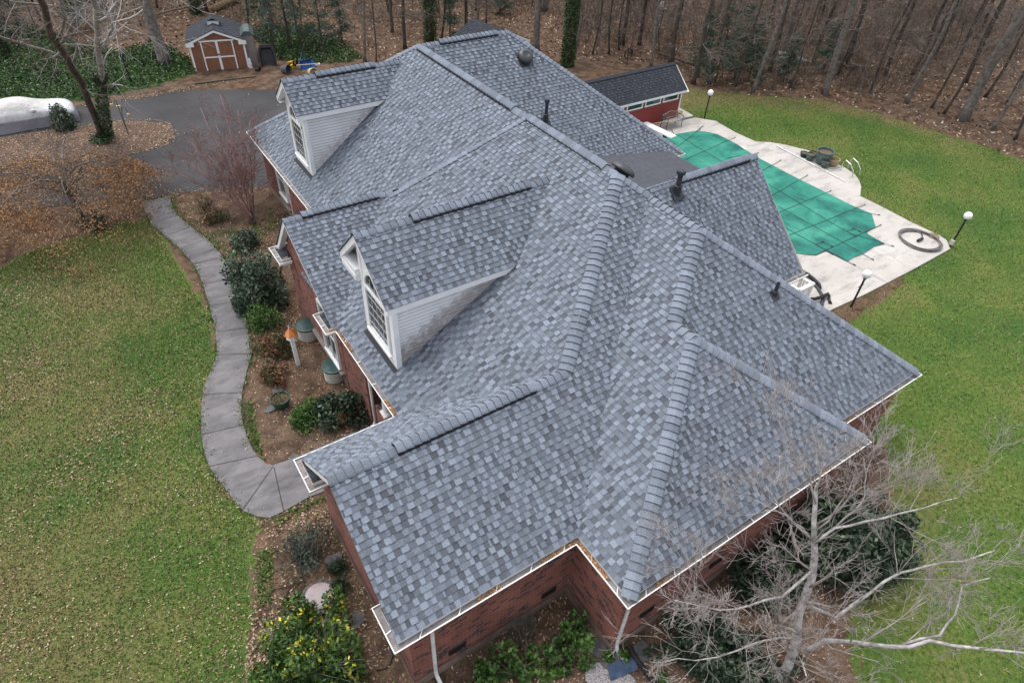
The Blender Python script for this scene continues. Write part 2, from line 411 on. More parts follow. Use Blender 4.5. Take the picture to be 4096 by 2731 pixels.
# low membrane roof between the rear wing and the back gable
def mat_membrane():
    m, n, l, b = newmat('membrane_roof'); uv = n.new('ShaderNodeUVMap').outputs[0]
    t = n.new('ShaderNodeTexBrick'); l.new(uv, t.inputs['Vector']); t.inputs['Color1'].default_value = (.050, .053, .066, 1); t.inputs['Color2'].default_value = (.058, .061, .075, 1)
    t.inputs['Mortar'].default_value = (.035, .035, .042, 1); t.inputs['Brick Width'].default_value = 2.4; t.inputs['Row Height'].default_value = .95; t.inputs['Mortar Size'].default_value = .012; t.inputs['Scale'].default_value = 1
    f = noise(n, l, 6, 6, .7, wpos(n)); r = ramp(n, [(.3, (.8,)*3), (.7, (1.25,)*3)]); l.new(f, r.inputs[0])
    l.new(mixc(n, l, 1, t.outputs[0], r.outputs[0], 'MULTIPLY'), b.inputs['Base Color']); b.inputs['Roughness'].default_value = .8; return m
fl = MB(); zf = lambda b: .485+.11*(13.636-b)
q = [(-15.1, 12.9), (-11.6, 12.9), (-11.9, 16.45), (-14.55, 16.45)]
fl.face([U(a, b, zf(b)) for a, b in q], uvs=[(b*S, a*S) for a, b in q])
fl.face([U(-11.9, 16.45, zf(16.45)), U(-11.9, 16.45, zf(16.45)-.16), U(-14.3, 16.45, zf(16.45)-.16), U(-14.3, 16.45, zf(16.45))])
hbuild(fl, 'membrane_roof', mat_membrane())
# ---- gutters -------------------------------------------------------------
def offset_line(pts, d):
    out = []
    for i, p in enumerate(pts):
        p = Vector(p); ns = []
        for j in (i-1, i):
            if 0 <= j < len(pts)-1:
                e = (Vector(pts[j+1])-Vector(pts[j])).normalized(); ns.append(Vector((-e.y, e.x)))
        if len(ns) == 2:
            k = ns[0]+ns[1]; k = k/max(.2, k.dot(ns[0])); out.append(p+k*d)
        else: out.append(p+ns[0]*d)
    return out
def gutter(pts, side, name='gutter', top=0.0):
    """pts: outer rim line in (a, b); side = +1 if the roof lies to the left of the walking direction"""
    mb = MB()
    def ring(d, z): return [U(p.x, p.y, z+top) for p in offset_line([Vector(q) for q in pts], d*side)]
    rim0 = ring(0, 0); rim1 = ring(.018, .0); bot0 = ring(.028, -.085); floor0 = ring(.02, -.030); floor1 = ring(.115, -.030); fas0 = ring(.115, .055); und1 = ring(.115, -.085)
    fasb = ring(.118, -.17); sof = ring(.30, -.17)
    def strip(A, B, m):
        mb.m = m
        for i in range(len(A)-1): mb.face([A[i], A[i+1], B[i+1], B[i]])
    strip(rim0, rim1, 0); strip(bot0, rim0, 0); strip(rim1, floor0, 1); strip(floor0, floor1, 1); strip(floor1, fas0, 0); strip(und1, bot0, 0); strip(fasb, und1, 0); strip(fasb, sof, 2)
    for E in (0, -1):
        mb.m = 0; mb.face([rim0[E], bot0[E], und1[E], floor1[E], rim1[E]])
    mb.m = 0
    o0 = offset_line([Vector(q) for q in pts], .01*side); o1 = offset_line([Vector(q) for q in pts], .11*side)
    for i in range(len(pts)-1):
        L = (o0[i+1]-o0[i]).length; n = int(L/.62)
        for k in range(n):
            t = (k+.6)/max(1, n); c0 = o0[i].lerp(o0[i+1], t); c1 = o1[i].lerp(o1[i+1], t); e = (o0[i+1]-o0[i]).normalized()*.009
            mb.face([U(c0.x-e.x, c0.y-e.y, -.004+top), U(c0.x+e.x, c0.y+e.y, -.004+top), U(c1.x+e.x, c1.y+e.y, -.004+top), U(c1.x-e.x, c1.y-e.y, -.004+top)])
    return hbuild(mb, name, [M_white, M_gutfloor, M_soffit])
gutter([(aF, 17.1333), (aF, bF1), (-15.75, bF1)], 1)
gutter([(-15.6514, 4.4), (-15.6514, 2.9041), (-14.7508, 2.9041), (-14.7508, 3.25)], 1)
gutter([(-12.3726, 3.25), (-12.3726, 2.9041), (-11.5213, 2.9041), (-11.5213, bF2), (-8.459, bF2), (-8.459, 1.0658), (-7.591, 1.0658), (-7.591, 1.42)], 1)
gutter([(-5.0203, 1.42), (-5.0203, 1.1143), (-4.1819, 1.1143), (-4.1819, bG), (-2.8301, bG), (-2.8301, 11.0833), (-3.4081, 11.0833), (-3.4081, 13.874), (-7.2, 13.874)], 1)
gutter([(e4+.1, 13.95), (e4+.1, b4+.05)], 1, top=-.05)
gutter([(-14.2626, 16.55), (-14.2626, 17.1333), (aF, 17.1333)], 1)
# little shingled ledges on the eave returns
for a0, a1, b0 in ((-15.3, -14.92, 3.03), (-12.2, -11.85, 3.03), (-8.1, -7.75, 1.2), (-4.85, -4.55, 1.24)):
    led = MB(); shingles(led, [U(a0, b0, .03), U(a1, b0, .03), U(a1, b0+.2, .12), U(a0, b0+.2, .12)], seed=int(-a0*10)); hbuild(led, 'return_ledge', M_darkshingle)
# ---- walls ---------------------------------------------------------------
wal = MB()
def wallstrip(pts, z0=-GZ, z1=.05, mb=None):
    mb = mb or wal; d = 0
    for (a0, b0), (a1, b1) in zip(pts, pts[1:]):
        L = math.hypot(a1-a0, b1-b0)*S; H0_, H1_ = (z0+GZ)*S, (z1+GZ)*S
        mb.face([U(a0, b0, z0), U(a1, b1, z0), U(a1, b1, z1), U(a0, b0, z1)], uvs=[(d, H0_), (d+L, H0_), (d+L, H1_), (d, H1_)]); d += L
i_ = .20
foot = [(aF+i_, 17.13-i_), (aF+i_, bF1+.33), (-15.30, bF1+.33), (-15.30, 3.28), (-11.75, 3.28), (-11.75, 5.1), (-8.25, 5.1), (-8.25, 1.43), (-4.38, 1.43), (-4.38, bG+.18), (-3.02, bG+.18), (-3.02, 10.88), (-3.61, 10.88), (-3.61, 13.67), (-7.6, 13.67), (-7.6, 14.55), (-12.4, 14.55), (-12.4, 13.67), (-14.46, 13.67), (-14.46, 16.93), (aF+i_, 16.93)]
wallstrip(foot)
def gable(mb, a0, a1, ar, b, z0, zt):
    mb.face([U(a0, b, z0), U(a1, b, z0), U(ar, b, zt)], uvs=[(a0*S, 3), (a1*S, 3), (ar*S, 3+(zt-z0)*S)])
gable(wal, -15.3, -11.75, a5, 3.28, .05, z5-.12); gable(wal, -8.25, -4.38, -6.4874, 1.43, .05, zw1-.14); gable(wal, -12.4, -7.6, a4, 14.55, .0, z4-.2)
wall_o = hbuild(wal, 'brick_wall', M_brick)
fd = MB(); wallstrip([(a-.0, b) for a, b in [(p.x, p.y) for p in offset_line([Vector(q) for q in foot], -.012)]], -GZ, -GZ+.28, fd); hbuild(fd, 'foundation', M_found, wall_o)
# porch under the front slope: brick pier, low wall, white columns
po = MB()
def pbox(mb, a0, a1, b0, b1, z0, z1):
    for (p, q) in (((a0, b0), (a1, b0)), ((a1, b0), (a1, b1)), ((a1, b1), (a0, b1)), ((a0, b1), (a0, b0))):
        wallstrip([p, q], z0, z1, mb)
    mb.face([U(a0, b0, z1), U(a1, b0, z1), U(a1, b1, z1), U(a0, b1, z1)], uvs=[(a0*S, b0*S), (a1*S, b0*S), (a1*S, b1*S), (a0*S, b1*S)])
pbox(po, -11.74, -10.35, 3.29, 3.62, -GZ, -.02)
pbox(po, -10.15, -8.26, 3.36, 3.62, -GZ, -1.35)
pbox(po, -11.7, -8.3, 3.62, 5.09, -GZ, -1.75)
hbuild(po, 'porch_wall', M_brick)
for a in (-9.75, -8.75):
    c = MB(); o = U(a, 3.49, -1.345)
    c.box((-.17, -.17, 0), (.17, .17, .07), o=o); c.lathe([(.16, .07), (.165, .10), (.14, .13), (.125, .16), (.105, 1.62), (.13, 1.66), (.14, 1.70)], 16, o)
    hbuild(c, 'porch_column', M_white, smooth=False)
# ---- windows, vents in the walls -----------------------------------------
def wall_window(a0, a1, b, z0, z1, facing, cols=2, rows=3, fw=.06):
    """window in a wall of constant b (facing -b): frame and pane"""
    fr = MB(); s = facing
    def bx(x0, x1, y0, y1, d0, d1, mb): 
        mb.box((min(b+d0*s, b+d1*s)*S, -x1*S, (y0+GZ)*S), (max(b+d0*s, b+d1*s)*S, -x0*S, (y1+GZ)*S))
    bx(a0-fw, a1+fw, z1, z1+fw, 0, .06, fr); bx(a0-fw, a1+fw, z0-fw, z0, 0, .09, fr); bx(a0-fw, a0, z0, z1, 0, .06, fr); bx(a1, a1+fw, z0, z1, 0, .06, fr)
    for i in range(1, cols): x = a0+(a1-a0)*i/cols; bx(x-.01, x+.01, z0, z1, .012, .03, fr)
    for i in range(1, rows): y = z0+(z1-z0)*i/rows; bx(a0, a1, y-.01, y+.01, .010, .028, fr)
    f = hbuild(fr, 'window', M_white); p = MB(); bx(a0, a1, z0, z1, .001, .012, p); hbuild(p, 'window_pane', M_glass, f)
wall_window(-21.2, -20.4, bF1+.33, -1.5, -.25, -1, 1, 2, .04); wall_window(-17.4, -16.6, bF1+.33, -1.5, -.25, -1, 1, 2, .04)
wall_window(-13.0, -12.1, 3.28, -1.7, -.12, -1, 2, 2, .045); 
wall_window(-10.0, -8.9, 5.1, -1.2, -.3, -1)
for a0, a1, b in ((-14.1, -11.9, 3.28), (-21.35, -20.25, bF1+.33)): sl = MB(); sl.box(((b-.1)*S, -a1*S, (-1.82+GZ)*S), (b*S-.002, -a0*S, (-1.76+GZ)*S)); hbuild(sl, 'window_sill', M_brick, wall_o)
def crawl_vent(c, along_b, ln=.42):
    m = MB(); a, b, z = c
    if along_b: lo = (b*S, -a*S-.03, (z+GZ)*S); hi = (b*S+ln, -a*S+.02, (z+GZ)*S+.19)
    else: lo = (b*S-.03, -a*S, (z+GZ)*S); hi = (b*S+.02, -a*S+ln, (z+GZ)*S+.19)
    m.box(lo, hi)
    for k in range(6):
        t = (k+.5)/6
        if along_b: x = lo[0]+(hi[0]-lo[0])*t; m.box((x-.008, lo[1]-.012, lo[2]+.02), (x+.008, lo[1]-.001, hi[2]-.02))
    hbuild(m, 'crawl_space_vent', M_black, wall_o)
M_lap_shadow = mat_noise('lap_shadow', (.44, .43, .44), (.54, .53, .54), 3, .7)  # grey of the shadow line painted under each siding lap
# ---- dormers ---------------------------------------------------------------
def dormer(key, d, stain, label):
    zf, inv = d['zf'], d['inv']; n1, n2 = planes[key+'n'], planes[key+'f']
    ar, zr_, bf, an, af, ze, bw, wn, wf = (d[k] for k in ('ar', 'z', 'bf', 'an', 'af', 'ze', 'bw', 'wn', 'wf'))
    sl_n = (zr_-ze)/(an-ar); sl_f = (zr_-ze)/(ar-af)
    top_n = zr_-sl_n*(wn-ar)-.02; top_f = zr_-sl_f*(ar-wf)-.02
    # side walls in lap siding
    sd = MB(); r = random.Random(5)
    z = zf(bw); ex = .085
    while z < top_n:
        z1 = min(z+ex, top_n); b1 = inv(z); b1t = inv(z1); nseg = max(1, int((b1-bw)/.25))
        for i in range(nseg):
            t0, t1 = i/nseg, (i+1)/nseg
            q0, q1 = bw+(b1-bw)*t0, bw+(b1-bw)*t1; p0, p1 = bw+(b1t-bw)*t0, bw+(b1t-bw)*t1
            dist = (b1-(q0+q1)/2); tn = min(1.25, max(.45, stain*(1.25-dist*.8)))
            sd.face([U(wn+.010, q0, z), U(wn+.010, q1, z), U(wn+.002, p1, z1), U(wn+.002, p0, z1)], tn)
            zt_ = z1-.026
            sd.m = 1; sd.face([U(wn+.0045, p0 if i else bw, zt_), U(wn+.0045, p1, zt_), U(wn+.0045, p1, z1), U(wn+.0045, p0, z1)], 1.35); sd.m = 0  # thin grey strip painted in as the shadow below the lap edge
            sd.face([U(wn, q0, z), U(wn, q1, z), U(wn+.010, q1, z), U(wn+.010, q0, z)], .9)
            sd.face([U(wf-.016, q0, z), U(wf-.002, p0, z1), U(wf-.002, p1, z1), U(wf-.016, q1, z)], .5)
        z = z1
    # front wall
    base = zf(bw)
    sd.face([U(wn, bw, base), U(wf, bw, base), U(wf, bw, top_f), U(ar, bw, zr_-.03), U(wn, bw, top_n)], .45)
    sid = hbuild(sd, 'dormer_siding', [M_siding, M_lap_shadow], None)
    tr = MB()
    def bx(a0, a1, b0, b1, z0, z1, m=tr): m.box((b0*S, -a1*S, (z0+GZ)*S), (b1*S, -a0*S, (z1+GZ)*S))
    bx(wn-.11, wn+.045, bw-.02, bw+.10, base-.02, top_n-.02); bx(wf-.022, wf+.09, bw-.02, bw+.10, base-.02, top_f-.02)
    bx(wf+.09, wn-.11, bw-.022, bw-.002, base-.02, base+.20)
    # fascia, soffits, rake boards, boxed eave returns
    be = inv(ze)
    def poly(*p): tr.face([U(*q) for q in p])
    poly((an-.012, bf+.02, ze-.015), (an-.012, be, ze-.015), (an-.012, be-.28, ze-.15), (an-.012, bf+.02, ze-.15))
    poly((an-.012, bf+.02, ze-.15), (an-.012, be-.28, ze-.15), (wn, be-.28, ze-.15), (wn, bf+.02, ze-.15))
    poly((af+.012, bf+.02, ze-.015), (af+.012, bf+.02, ze-.15), (af+.012, be-.28, ze-.15), (af+.012, be, ze-.015))
    poly((af+.012, bf+.02, ze-.15), (wf, bf+.02, ze-.15), (wf, be-.28, ze-.15), (af+.012, be-.28, ze-.15))
    for (a0, s, ee) in ((ar, -sl_n, an-.012), (ar, sl_f, af+.012)):
        zz = lambda a: zr_-abs(a-ar)*abs(s)-.02
        for off in (.02,):
            poly((ar, bf+off, zz(ar)), (ee, bf+off, zz(ee)), (ee, bf+off, zz(ee)-.15), (ar, bf+off, zz(ar)-.18))
            poly((ar, bf+off, zz(ar)-.18), (ee, bf+off, zz(ee)-.15), (ee, bw, zz(ee)-.15), (ar, bw, zz(ar)-.18))
    if wf-af > .3: bx(af+.03, wf-.02, bf+.03, bw+.12, ze-.30, ze-.02)
    hbuild(tr, 'dormer_trim', M_white, sid)
    fl_ = MB(); fl_.face([U(wn+.05, bw-.11, zf(bw-.11)+.02), U(wf-.05, bw-.11, zf(bw-.11)+.02), U(wf-.05, bw, zf(bw)+.03), U(wn+.05, bw, zf(bw)+.03)])
    hbuild(fl_, 'flashing', M_black, sid)
    # arched window
    wa, wb_ = wn-.20, wf+.17; cx = (wa+wb_)/2; hw = (wa-wb_)/2; z0 = base+.24; zs = min(z0+1.20, zr_-.25-hw)
    def outline(k):
        pts = [(cx+hw*k, z0+(1-k)*hw), (cx+hw*k, zs)]
        pts += [(cx+hw*k*math.cos(t), zs+hw*k*math.sin(t)) for t in np.linspace(.15, math.pi-.15, 12)]
        return pts+[(cx-hw*k, zs), (cx-hw*k, z0+(1-k)*hw)]
    fr = MB(); O, I = outline(1), outline(.84); y0, y1 = bw-.045, bw-.004; n = len(O)
    for i in range(n):
        j = (i+1) % n
        fr.face([U(O[i][0], y0, O[i][1]), U(O[j][0], y0, O[j][1]), U(I[j][0], y0, I[j][1]), U(I[i][0], y0, I[i][1])])
        fr.face([U(O[i][0], y0, O[i][1]), U(O[i][0], y1, O[i][1]), U(O[j][0], y1, O[j][1]), U(O[j][0], y0, O[j][1])])
        fr.face([U(I[i][0], y0, I[i][1]), U(I[j][0], y0, I[j][1]), U(I[j][0], y1, I[j][1]), U(I[i][0], y1, I[i][1])])
    bx(cx-hw, cx+hw, bw-.05, bw-.006, zs-.04, zs+.03, fr); bx(cx-hw-.04, cx+hw+.04, bw-.08, bw-.006, z0-.05, z0, fr)
    f = hbuild(fr, 'dormer_window', M_white, sid)
    mu = MB()
    for k in range(1, 4): x = cx-hw*.84+2*hw*.84*k/4; bx(x-.004, x+.004, bw-.020, bw-.012, z0, zs+hw*.5, mu)
    for k in range(1, 5): zz = z0+(zs-z0)*k/5; bx(cx-hw*.84, cx+hw*.84, bw-.021, bw-.013, zz-.004, zz+.004, mu)
    pn = MB(); pn.face([U(a, bw-.010, z) for a, z in I])
    pane = hbuild(pn, 'window_pane', M_glass, sid); hbuild(mu, 'muntin', M_soffit, sid)
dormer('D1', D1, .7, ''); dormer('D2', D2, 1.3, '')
# gable rakes of the brick gables
for (a0, a1, ar, b, zt, wb2) in ((-15.55, -11.62, a5, b5f, z5, 3.28), (-8.36, -4.28, -6.4874, bw1, zw1, 1.43)):
    tr = MB()
    for e in (a0, a1):
        P = lambda a, b_, z: U(a, b_, z)
        tr.face([P(ar, b+.02, zt-.02), P(e, b+.02, .05), P(e, b+.02, -.10), P(ar, b+.02, zt-.20)])
        tr.face([P(ar, b+.02, zt-.20), P(e, b+.02, -.10), P(e, wb2, -.10), P(ar, wb2, zt-.20)])
    hbuild(tr, 'rake_board', M_white, roof_o)
tr = MB()
for e in (-12.55, e4):
    tr.face([U(a4, b4-.02, z4-.02), U(e, b4-.02, -.02), U(e, b4-.02, -.18), U(a4, b4-.02, z4-.22)])
hbuild(tr, 'rake_board', M_white, roof_o)
# ---- things on the roof ----------------------------------------------------
def height_to(base, v):
    """height above base at which a vertical line reaches photo row v"""
    best = 0; bd = 1e9
    for k in range(0, 400):
        z = k*.01; q = base+Vector((0, 0, z)) - Vector((0, 0, CAM_H)); pv = 1365.5-CAM_F*q.dot(UP)/q.dot(FW)
        if abs(pv-v) < bd: bd = abs(pv-v); best = z
    return best
def flange(mb, c, n, hw=.28):
    ux = Vector((0, 0, 1)).cross(n).normalized(); vy = n.cross(ux)
    mb.box((-hw, -hw*1.2, .008), (hw, hw, .026), (ux, vy, n), c)
def roof_pipe(base, nrm, v_top, rp, rc=None, boot=.5, label=None):
    h = height_to(base, v_top); m = MB(); flange(m, base, nrm, rp*2.6)
    prof = [(rp*1.5, -.12), (rp*1.45, h*.28), (rp*1.7, h*.3), (rp*1.7, h*.34), (rp, h*.36), (rp, h)]
    if rc: prof = prof[:-1]+[(rp, h-.12), (rc, h-.12), (rc*1.03, h-.03), (rc*.9, h), (0, h+.02)]
    else: prof += [(rp*.8, h), (rp*.8, h-.1), (0, h-.1)]
    m.lathe(prof, 16, base); return hbuild(m, 'plumbing_vent', M_pipe, roof_o)
M_pipe = mat_noise('dark_grey_pipe', (.022, .026, .032), (.045, .050, .058), 5, .5)
M_dome = mat_noise('black_painted_metal', (.030, .032, .037), (.048, .051, .058), 3, .35, spec=.5)
roof_pipe(U(-16.066, 12.25, 1.451), planes['REAR'], 397, .07, .10)
roof_pipe(U(-17.66, 9.42, 2.72), planes['REAR'], 302, .045)
def on_plane(u, v, p, n):
    o = Vector((0, 0, CAM_H)); d = ray(u, v); return o + d*((p-o).dot(n)/d.dot(n))
b_ = on_plane(2706, 772, U(a4, b4, z4), planes['W4n']); roof_pipe(b_, planes['W4n'], 680, .085, .145)
b_ = on_plane(3096, 1180, U(*H0), planes['W3']); roof_pipe(b_, planes['W3'], 1131, .05)
def dome_vent(c, n, k=1.0):
    m = MB(); ux = Vector((0, 0, 1)).cross(n).normalized(); vy = n.cross(ux)
    flange(m, c, n, .36*k)
    m.lathe([(.24*k, 0), (.24*k, .16), (.37*k, .13), (.385*k, .17), (.36*k, .23), (.28*k, .29), (.14*k, .325), (.13*k, .315), (0, .32)], 28, c, (ux, vy, n))
    o = hbuild(m, 'attic_fan_vent', M_dome, roof_o, smooth=True); return o
dome_vent(on_plane(2096, 236, U(*P1), planes['REAR']), planes['REAR'], .86)
dome_vent(U(-9.72, 9.62, mB*(13.874-9.62)), planes['BACK'])
# ---- downspouts --------------------------------------------------------------
def downspout(a, b, out, inward, foot_out=True, ztop=-.06, zb=-GZ+.08):
    """out: unit (a, b) direction away from the wall, from the gutter rim point (a, b) to a wall 'inward' units behind"""
    o = Vector(out); p = Vector((a, b)); w = p - o*inward; t = Vector((-o.y, o.x))
    m = MB()
    path = [(p - o*.05, ztop), (p - o*.05, ztop-.06), (w + o*.05, ztop-.26), (w + o*.05, zb+.10), (w + o*.10, zb), (w + o*.32, zb-.06)]
    hw, hd = .032, .024
    rings = []
    for i, (q, z) in enumerate(path):
        c = U(q.x, q.y, z); tt = (U(t.x, t.y, 0)-U(0, 0, 0)).normalized(); oo = (U(o.x, o.y, 0)-U(0, 0, 0)).normalized()
        oz = oo if i < 4 else (oo*.6+Vector((0, 0, 1))*.8 if i == 4 else Vector((0, 0, 1)))
        rings.append([c+tt*hw*S*s1+oz*hd*S*s2 for s1, s2 in ((-1, -1), (1, -1), (1, 1), (-1, 1))])
    for A, B in zip(rings, rings[1:]):
        for k in range(4): m.face([A[k], A[(k+1) % 4], B[(k+1) % 4], B[k]])
    m.face(rings[-1]); return hbuild(m, 'downspout', M_spout)
M_spout = mat_noise('white_downspout', (.66, .66, .65), (.80, .80, .80), 3, .45, c3=(.5, .48, .45), s3=2)
def ab(u, v, z): p = G(u, v, (z+GZ)*S); return (-p.y/S, p.x/S)
q = ab(1742, 2515, -.05); downspout(-4.1819-.04, q[1], (1, 0), .20)
q = ab(2570, 2412, -.05); downspout(-2.8301-.04, q[1], (1, 0), .19)
q = ab(3488, 1634, -.05); downspout(-3.4081-.04, 11.35, (1, 0), .20)
q = ab(1088, 672, -.05); downspout(q[0], bF1+.04, (0, -1), .33)
downspout(-10.25, bF2+.03, (0, -1), .22)
# crawl space vents
def vent_near(u, v, a): 
    o = Vector((0, 0, CAM_H)); d = ray(u, v); p = o + d*((-a*S)/d.y); crawl_vent((a, p.x/S, p.z/S-GZ), True)
vent_near(1250+1255/2.303, 2050+1310/2.303, -4.38); vent_near(2000+310/1.8873, 1900+930/1.8873, -4.38)
vent_near(2000+1050/1.8873, 1900+1075/1.8873, -3.02); vent_near(2000+1575/1.8873, 1900+700/1.8873, -3.02)
# fallen leaves lying in the gutters
M_drift = mat_tone('dry_leaves', [(0, (.16, .075, .032)), (.5, (.34, .17, .075)), (1, (.50, .31, .16))], .8, 30, .2)
def leaf_cloud(name, pts, size, seed, mat, flat=.35):
    r = np.random.default_rng(seed); P = np.array([tuple(p) for p in pts]); n = len(P)
    th = r.uniform(0, 2*np.pi, n); s = r.uniform(.6, 1.3, n)*size
    d1 = np.stack([np.cos(th), np.sin(th), r.normal(0, flat, n)], 1)*s[:, None]; d2 = np.stack([-np.sin(th), np.cos(th), r.normal(0, flat, n)], 1)*(s*.5)[:, None]
    V = np.stack([P-d1, P-d2, P+d1, P+d2], 1).reshape(-1, 3); F = np.arange(4*n).reshape(n, 4)
    return np_mesh(name, V, F, mat, r.uniform(0, 1, n))
pts = []; r = random.Random(3)
def drift(a0, b0, a1, b1, n, w=.035):
    for _ in range(n): t = r.random(); pts.append(U(a0+(a1-a0)*t+r.uniform(-w, w), b0+(b1-b0)*t+r.uniform(-w, w), r.uniform(-.022, .0)))
drift(-8.52, bF2+.06, -9.0, bF2+.06, 70); drift(-8.40, bF2+.05, -8.40, 2.2, 90); drift(-11.46, bF2+.06, -10.75, bF2+.06, 110); drift(-11.57, 2.95, -11.57, bF2+.05, 30)
drift(-4.24, bG+.05, -4.24, bG-.7, 70); drift(-4.2, bG+.06, -3.4, bG+.06, 150); drift(-4.24, 3.1, -4.24, 2.6, 40); drift(-2.88, 5.2, -2.88, 5.6, 30); drift(-2.88, 9.5, -2.88, 9.8, 40); drift(-3.46, 11.1, -3.46, 11.5, 40); drift(-7.46, 14.1, -7.46, 14.8, 60)
lo = link('leaf_debris', leaf_cloud('leaf_debris', pts, .035, 4, M_drift)); tag(lo, 'orange brown fallen leaves gathered in the roof gutters', 'leaves', kind='stuff')
# ------------------------------------------------------------------ ground, paving
def xy(pts): return np.array([[G(u, v).x, G(u, v).y] for u, v in pts])
def smooth_closed(P, n=3):
    for _ in range(n):
        Q = np.roll(P, -1, 0); P = np.stack([P*.75+Q*.25, P*.25+Q*.75], 1).reshape(-1, 2)
    return P
def sdist(P, poly):
    """signed distance (positive inside) of points P to a closed polygon"""
    d = np.full(len(P), 1e9); inside = np.zeros(len(P), bool)
    for i in range(len(poly)):
        a = poly[i]; b = poly[(i+1) % len(poly)]; e = b-a; w = P-a
        t = np.clip((w@e)/max(e@e, 1e-9), 0, 1); d = np.minimum(d, np.hypot(*(w-t[:, None]*e).T))
        c = ((a[1] <= P[:, 1]) != (b[1] <= P[:, 1])); xi = a[0]+(P[:, 1]-a[1])/(e[1] if abs(e[1]) > 1e-12 else 1e-12)*e[0]
        inside ^= c & (P[:, 0] < xi)
    return np.where(inside, d, -d)
lawn_r = xy([(2746, 352), (2861, 366), (3000, 384), (3150, 392), (3287, 402), (3459, 440), (3631, 492), (3804, 545), (3976, 600), (4300, 720), (4700, 1200), (4900, 3200), (3300, 3400), (3420, 2760), (3400, 2540), (3430, 2330), (3560, 2080), (3550, 1780), (3330, 1700), (3100, 1340), (3300, 1000), (2700, 480)])
lawn_l = xy([(-900, 1180), (-300, 1120), (0, 1075), (120, 1000), (300, 955), (430, 905), (590, 870), (625, 905), (850, 1270), (860, 1430), (805, 1600), (810, 1780), (900, 1960), (1020, 2070), (1040, 2110), (1000, 2250), (1015, 2420), (985, 2560), (1000, 2760), (900, 3300), (-900, 3300)])
ivy = xy([(-500, 100), (-300, 130), (0, 130), (200, 150), (330, 200), (500, 225), (640, 190), (760, 250), (790, 300), (560, 360), (420, 390), (300, 405), (0, 395), (-300, 420), (-700, 500)])
ivy2 = xy([(1010, 150), (1100, 120), (1250, 130), (1380, 180), (1450, 240), (1380, 262), (1150, 262), (1060, 230)])
fringe = xy([(560, 800), (690, 775), (760, 880), (860, 930), (1040, 880), (1090, 830), (1130, 900), (1010, 1010), (900, 1050), (780, 930)])
def terrain(x, y):
    """flat round the house, gently rolling in the woods"""
    far = np.clip((y-42+0.25*x)/25, 0, 1)
    return far*(.45*np.sin(x*.11+1)+.4*np.sin(y*.13+x*.05)+.25*np.sin(x*.31+y*.23))
def axis(lo, hi, c0, c1, st):
    a = list(np.arange(c0, c1, st)); x = c0; s = st; L = []
    while x > lo: s *= 1.35; x -= s; L.append(x)
    x = a[-1]; s = st; Rr = []
    while x < hi: s *= 1.35; x += s; Rr.append(x)
    return np.array(L[::-1]+a+Rr)
ax_, ay_ = axis(-600, 600, -22, 52, .3), axis(-500, 900, -6, 84, .3)
X, Y = np.meshgrid(ax_, ay_); P = np.stack([X.ravel(), Y.ravel()], 1)
Zg = np.clip(terrain(P[:, 0], P[:, 1]), -2, 2)*np.where(np.abs(P).max(1) > 120, 0, 1)
def smooth01(d, w): return np.clip(d/w+.5, 0, 1)
gl = np.maximum(smooth01(sdist(P, lawn_l), .7), smooth01(sdist(P, lawn_r), .9))
dk = xy([(3310, 1250), (3459, 1178), (3600, 1105), (3640, 1120), (3480, 1235), (3400, 1290), (3330, 1300)]); gl *= 1-smooth01(sdist(P, dk), .6)
gi = np.maximum.reduce([smooth01(sdist(P, ivy), 1.6), .75*smooth01(sdist(P, ivy2), 2.0), .45*smooth01(sdist(P, fringe), .8)])
straw = smooth01(sdist(P, lawn_l), 6)*.8        # the front lawn is the drier of the two
dr_ = sdist(P, lawn_r); edge = np.clip(1-dr_/3.2, 0, 1)*(dr_ > 0)*np.clip((P[:, 1]-12)/8, 0, 1)*np.clip((P[:, 0]-26)/8, 0, 1); straw = np.maximum(straw, edge*1.5); tr_ = xy([(3500, 1850), (3700, 1800), (3900, 2000), (3950, 2350), (3650, 2600), (3450, 2560), (3450, 2300)]); straw = np.maximum(straw, np.maximum(.42*(dr_ > 0), .95*smooth01(sdist(P, tr_), 4)))
nx, ny = len(ax_), len(ay_); idx = np.arange(nx*ny).reshape(ny, nx)
F = np.stack([idx[:-1, :-1], idx[:-1, 1:], idx[1:, 1:], idx[1:, :-1]], -1).reshape(-1, 4)
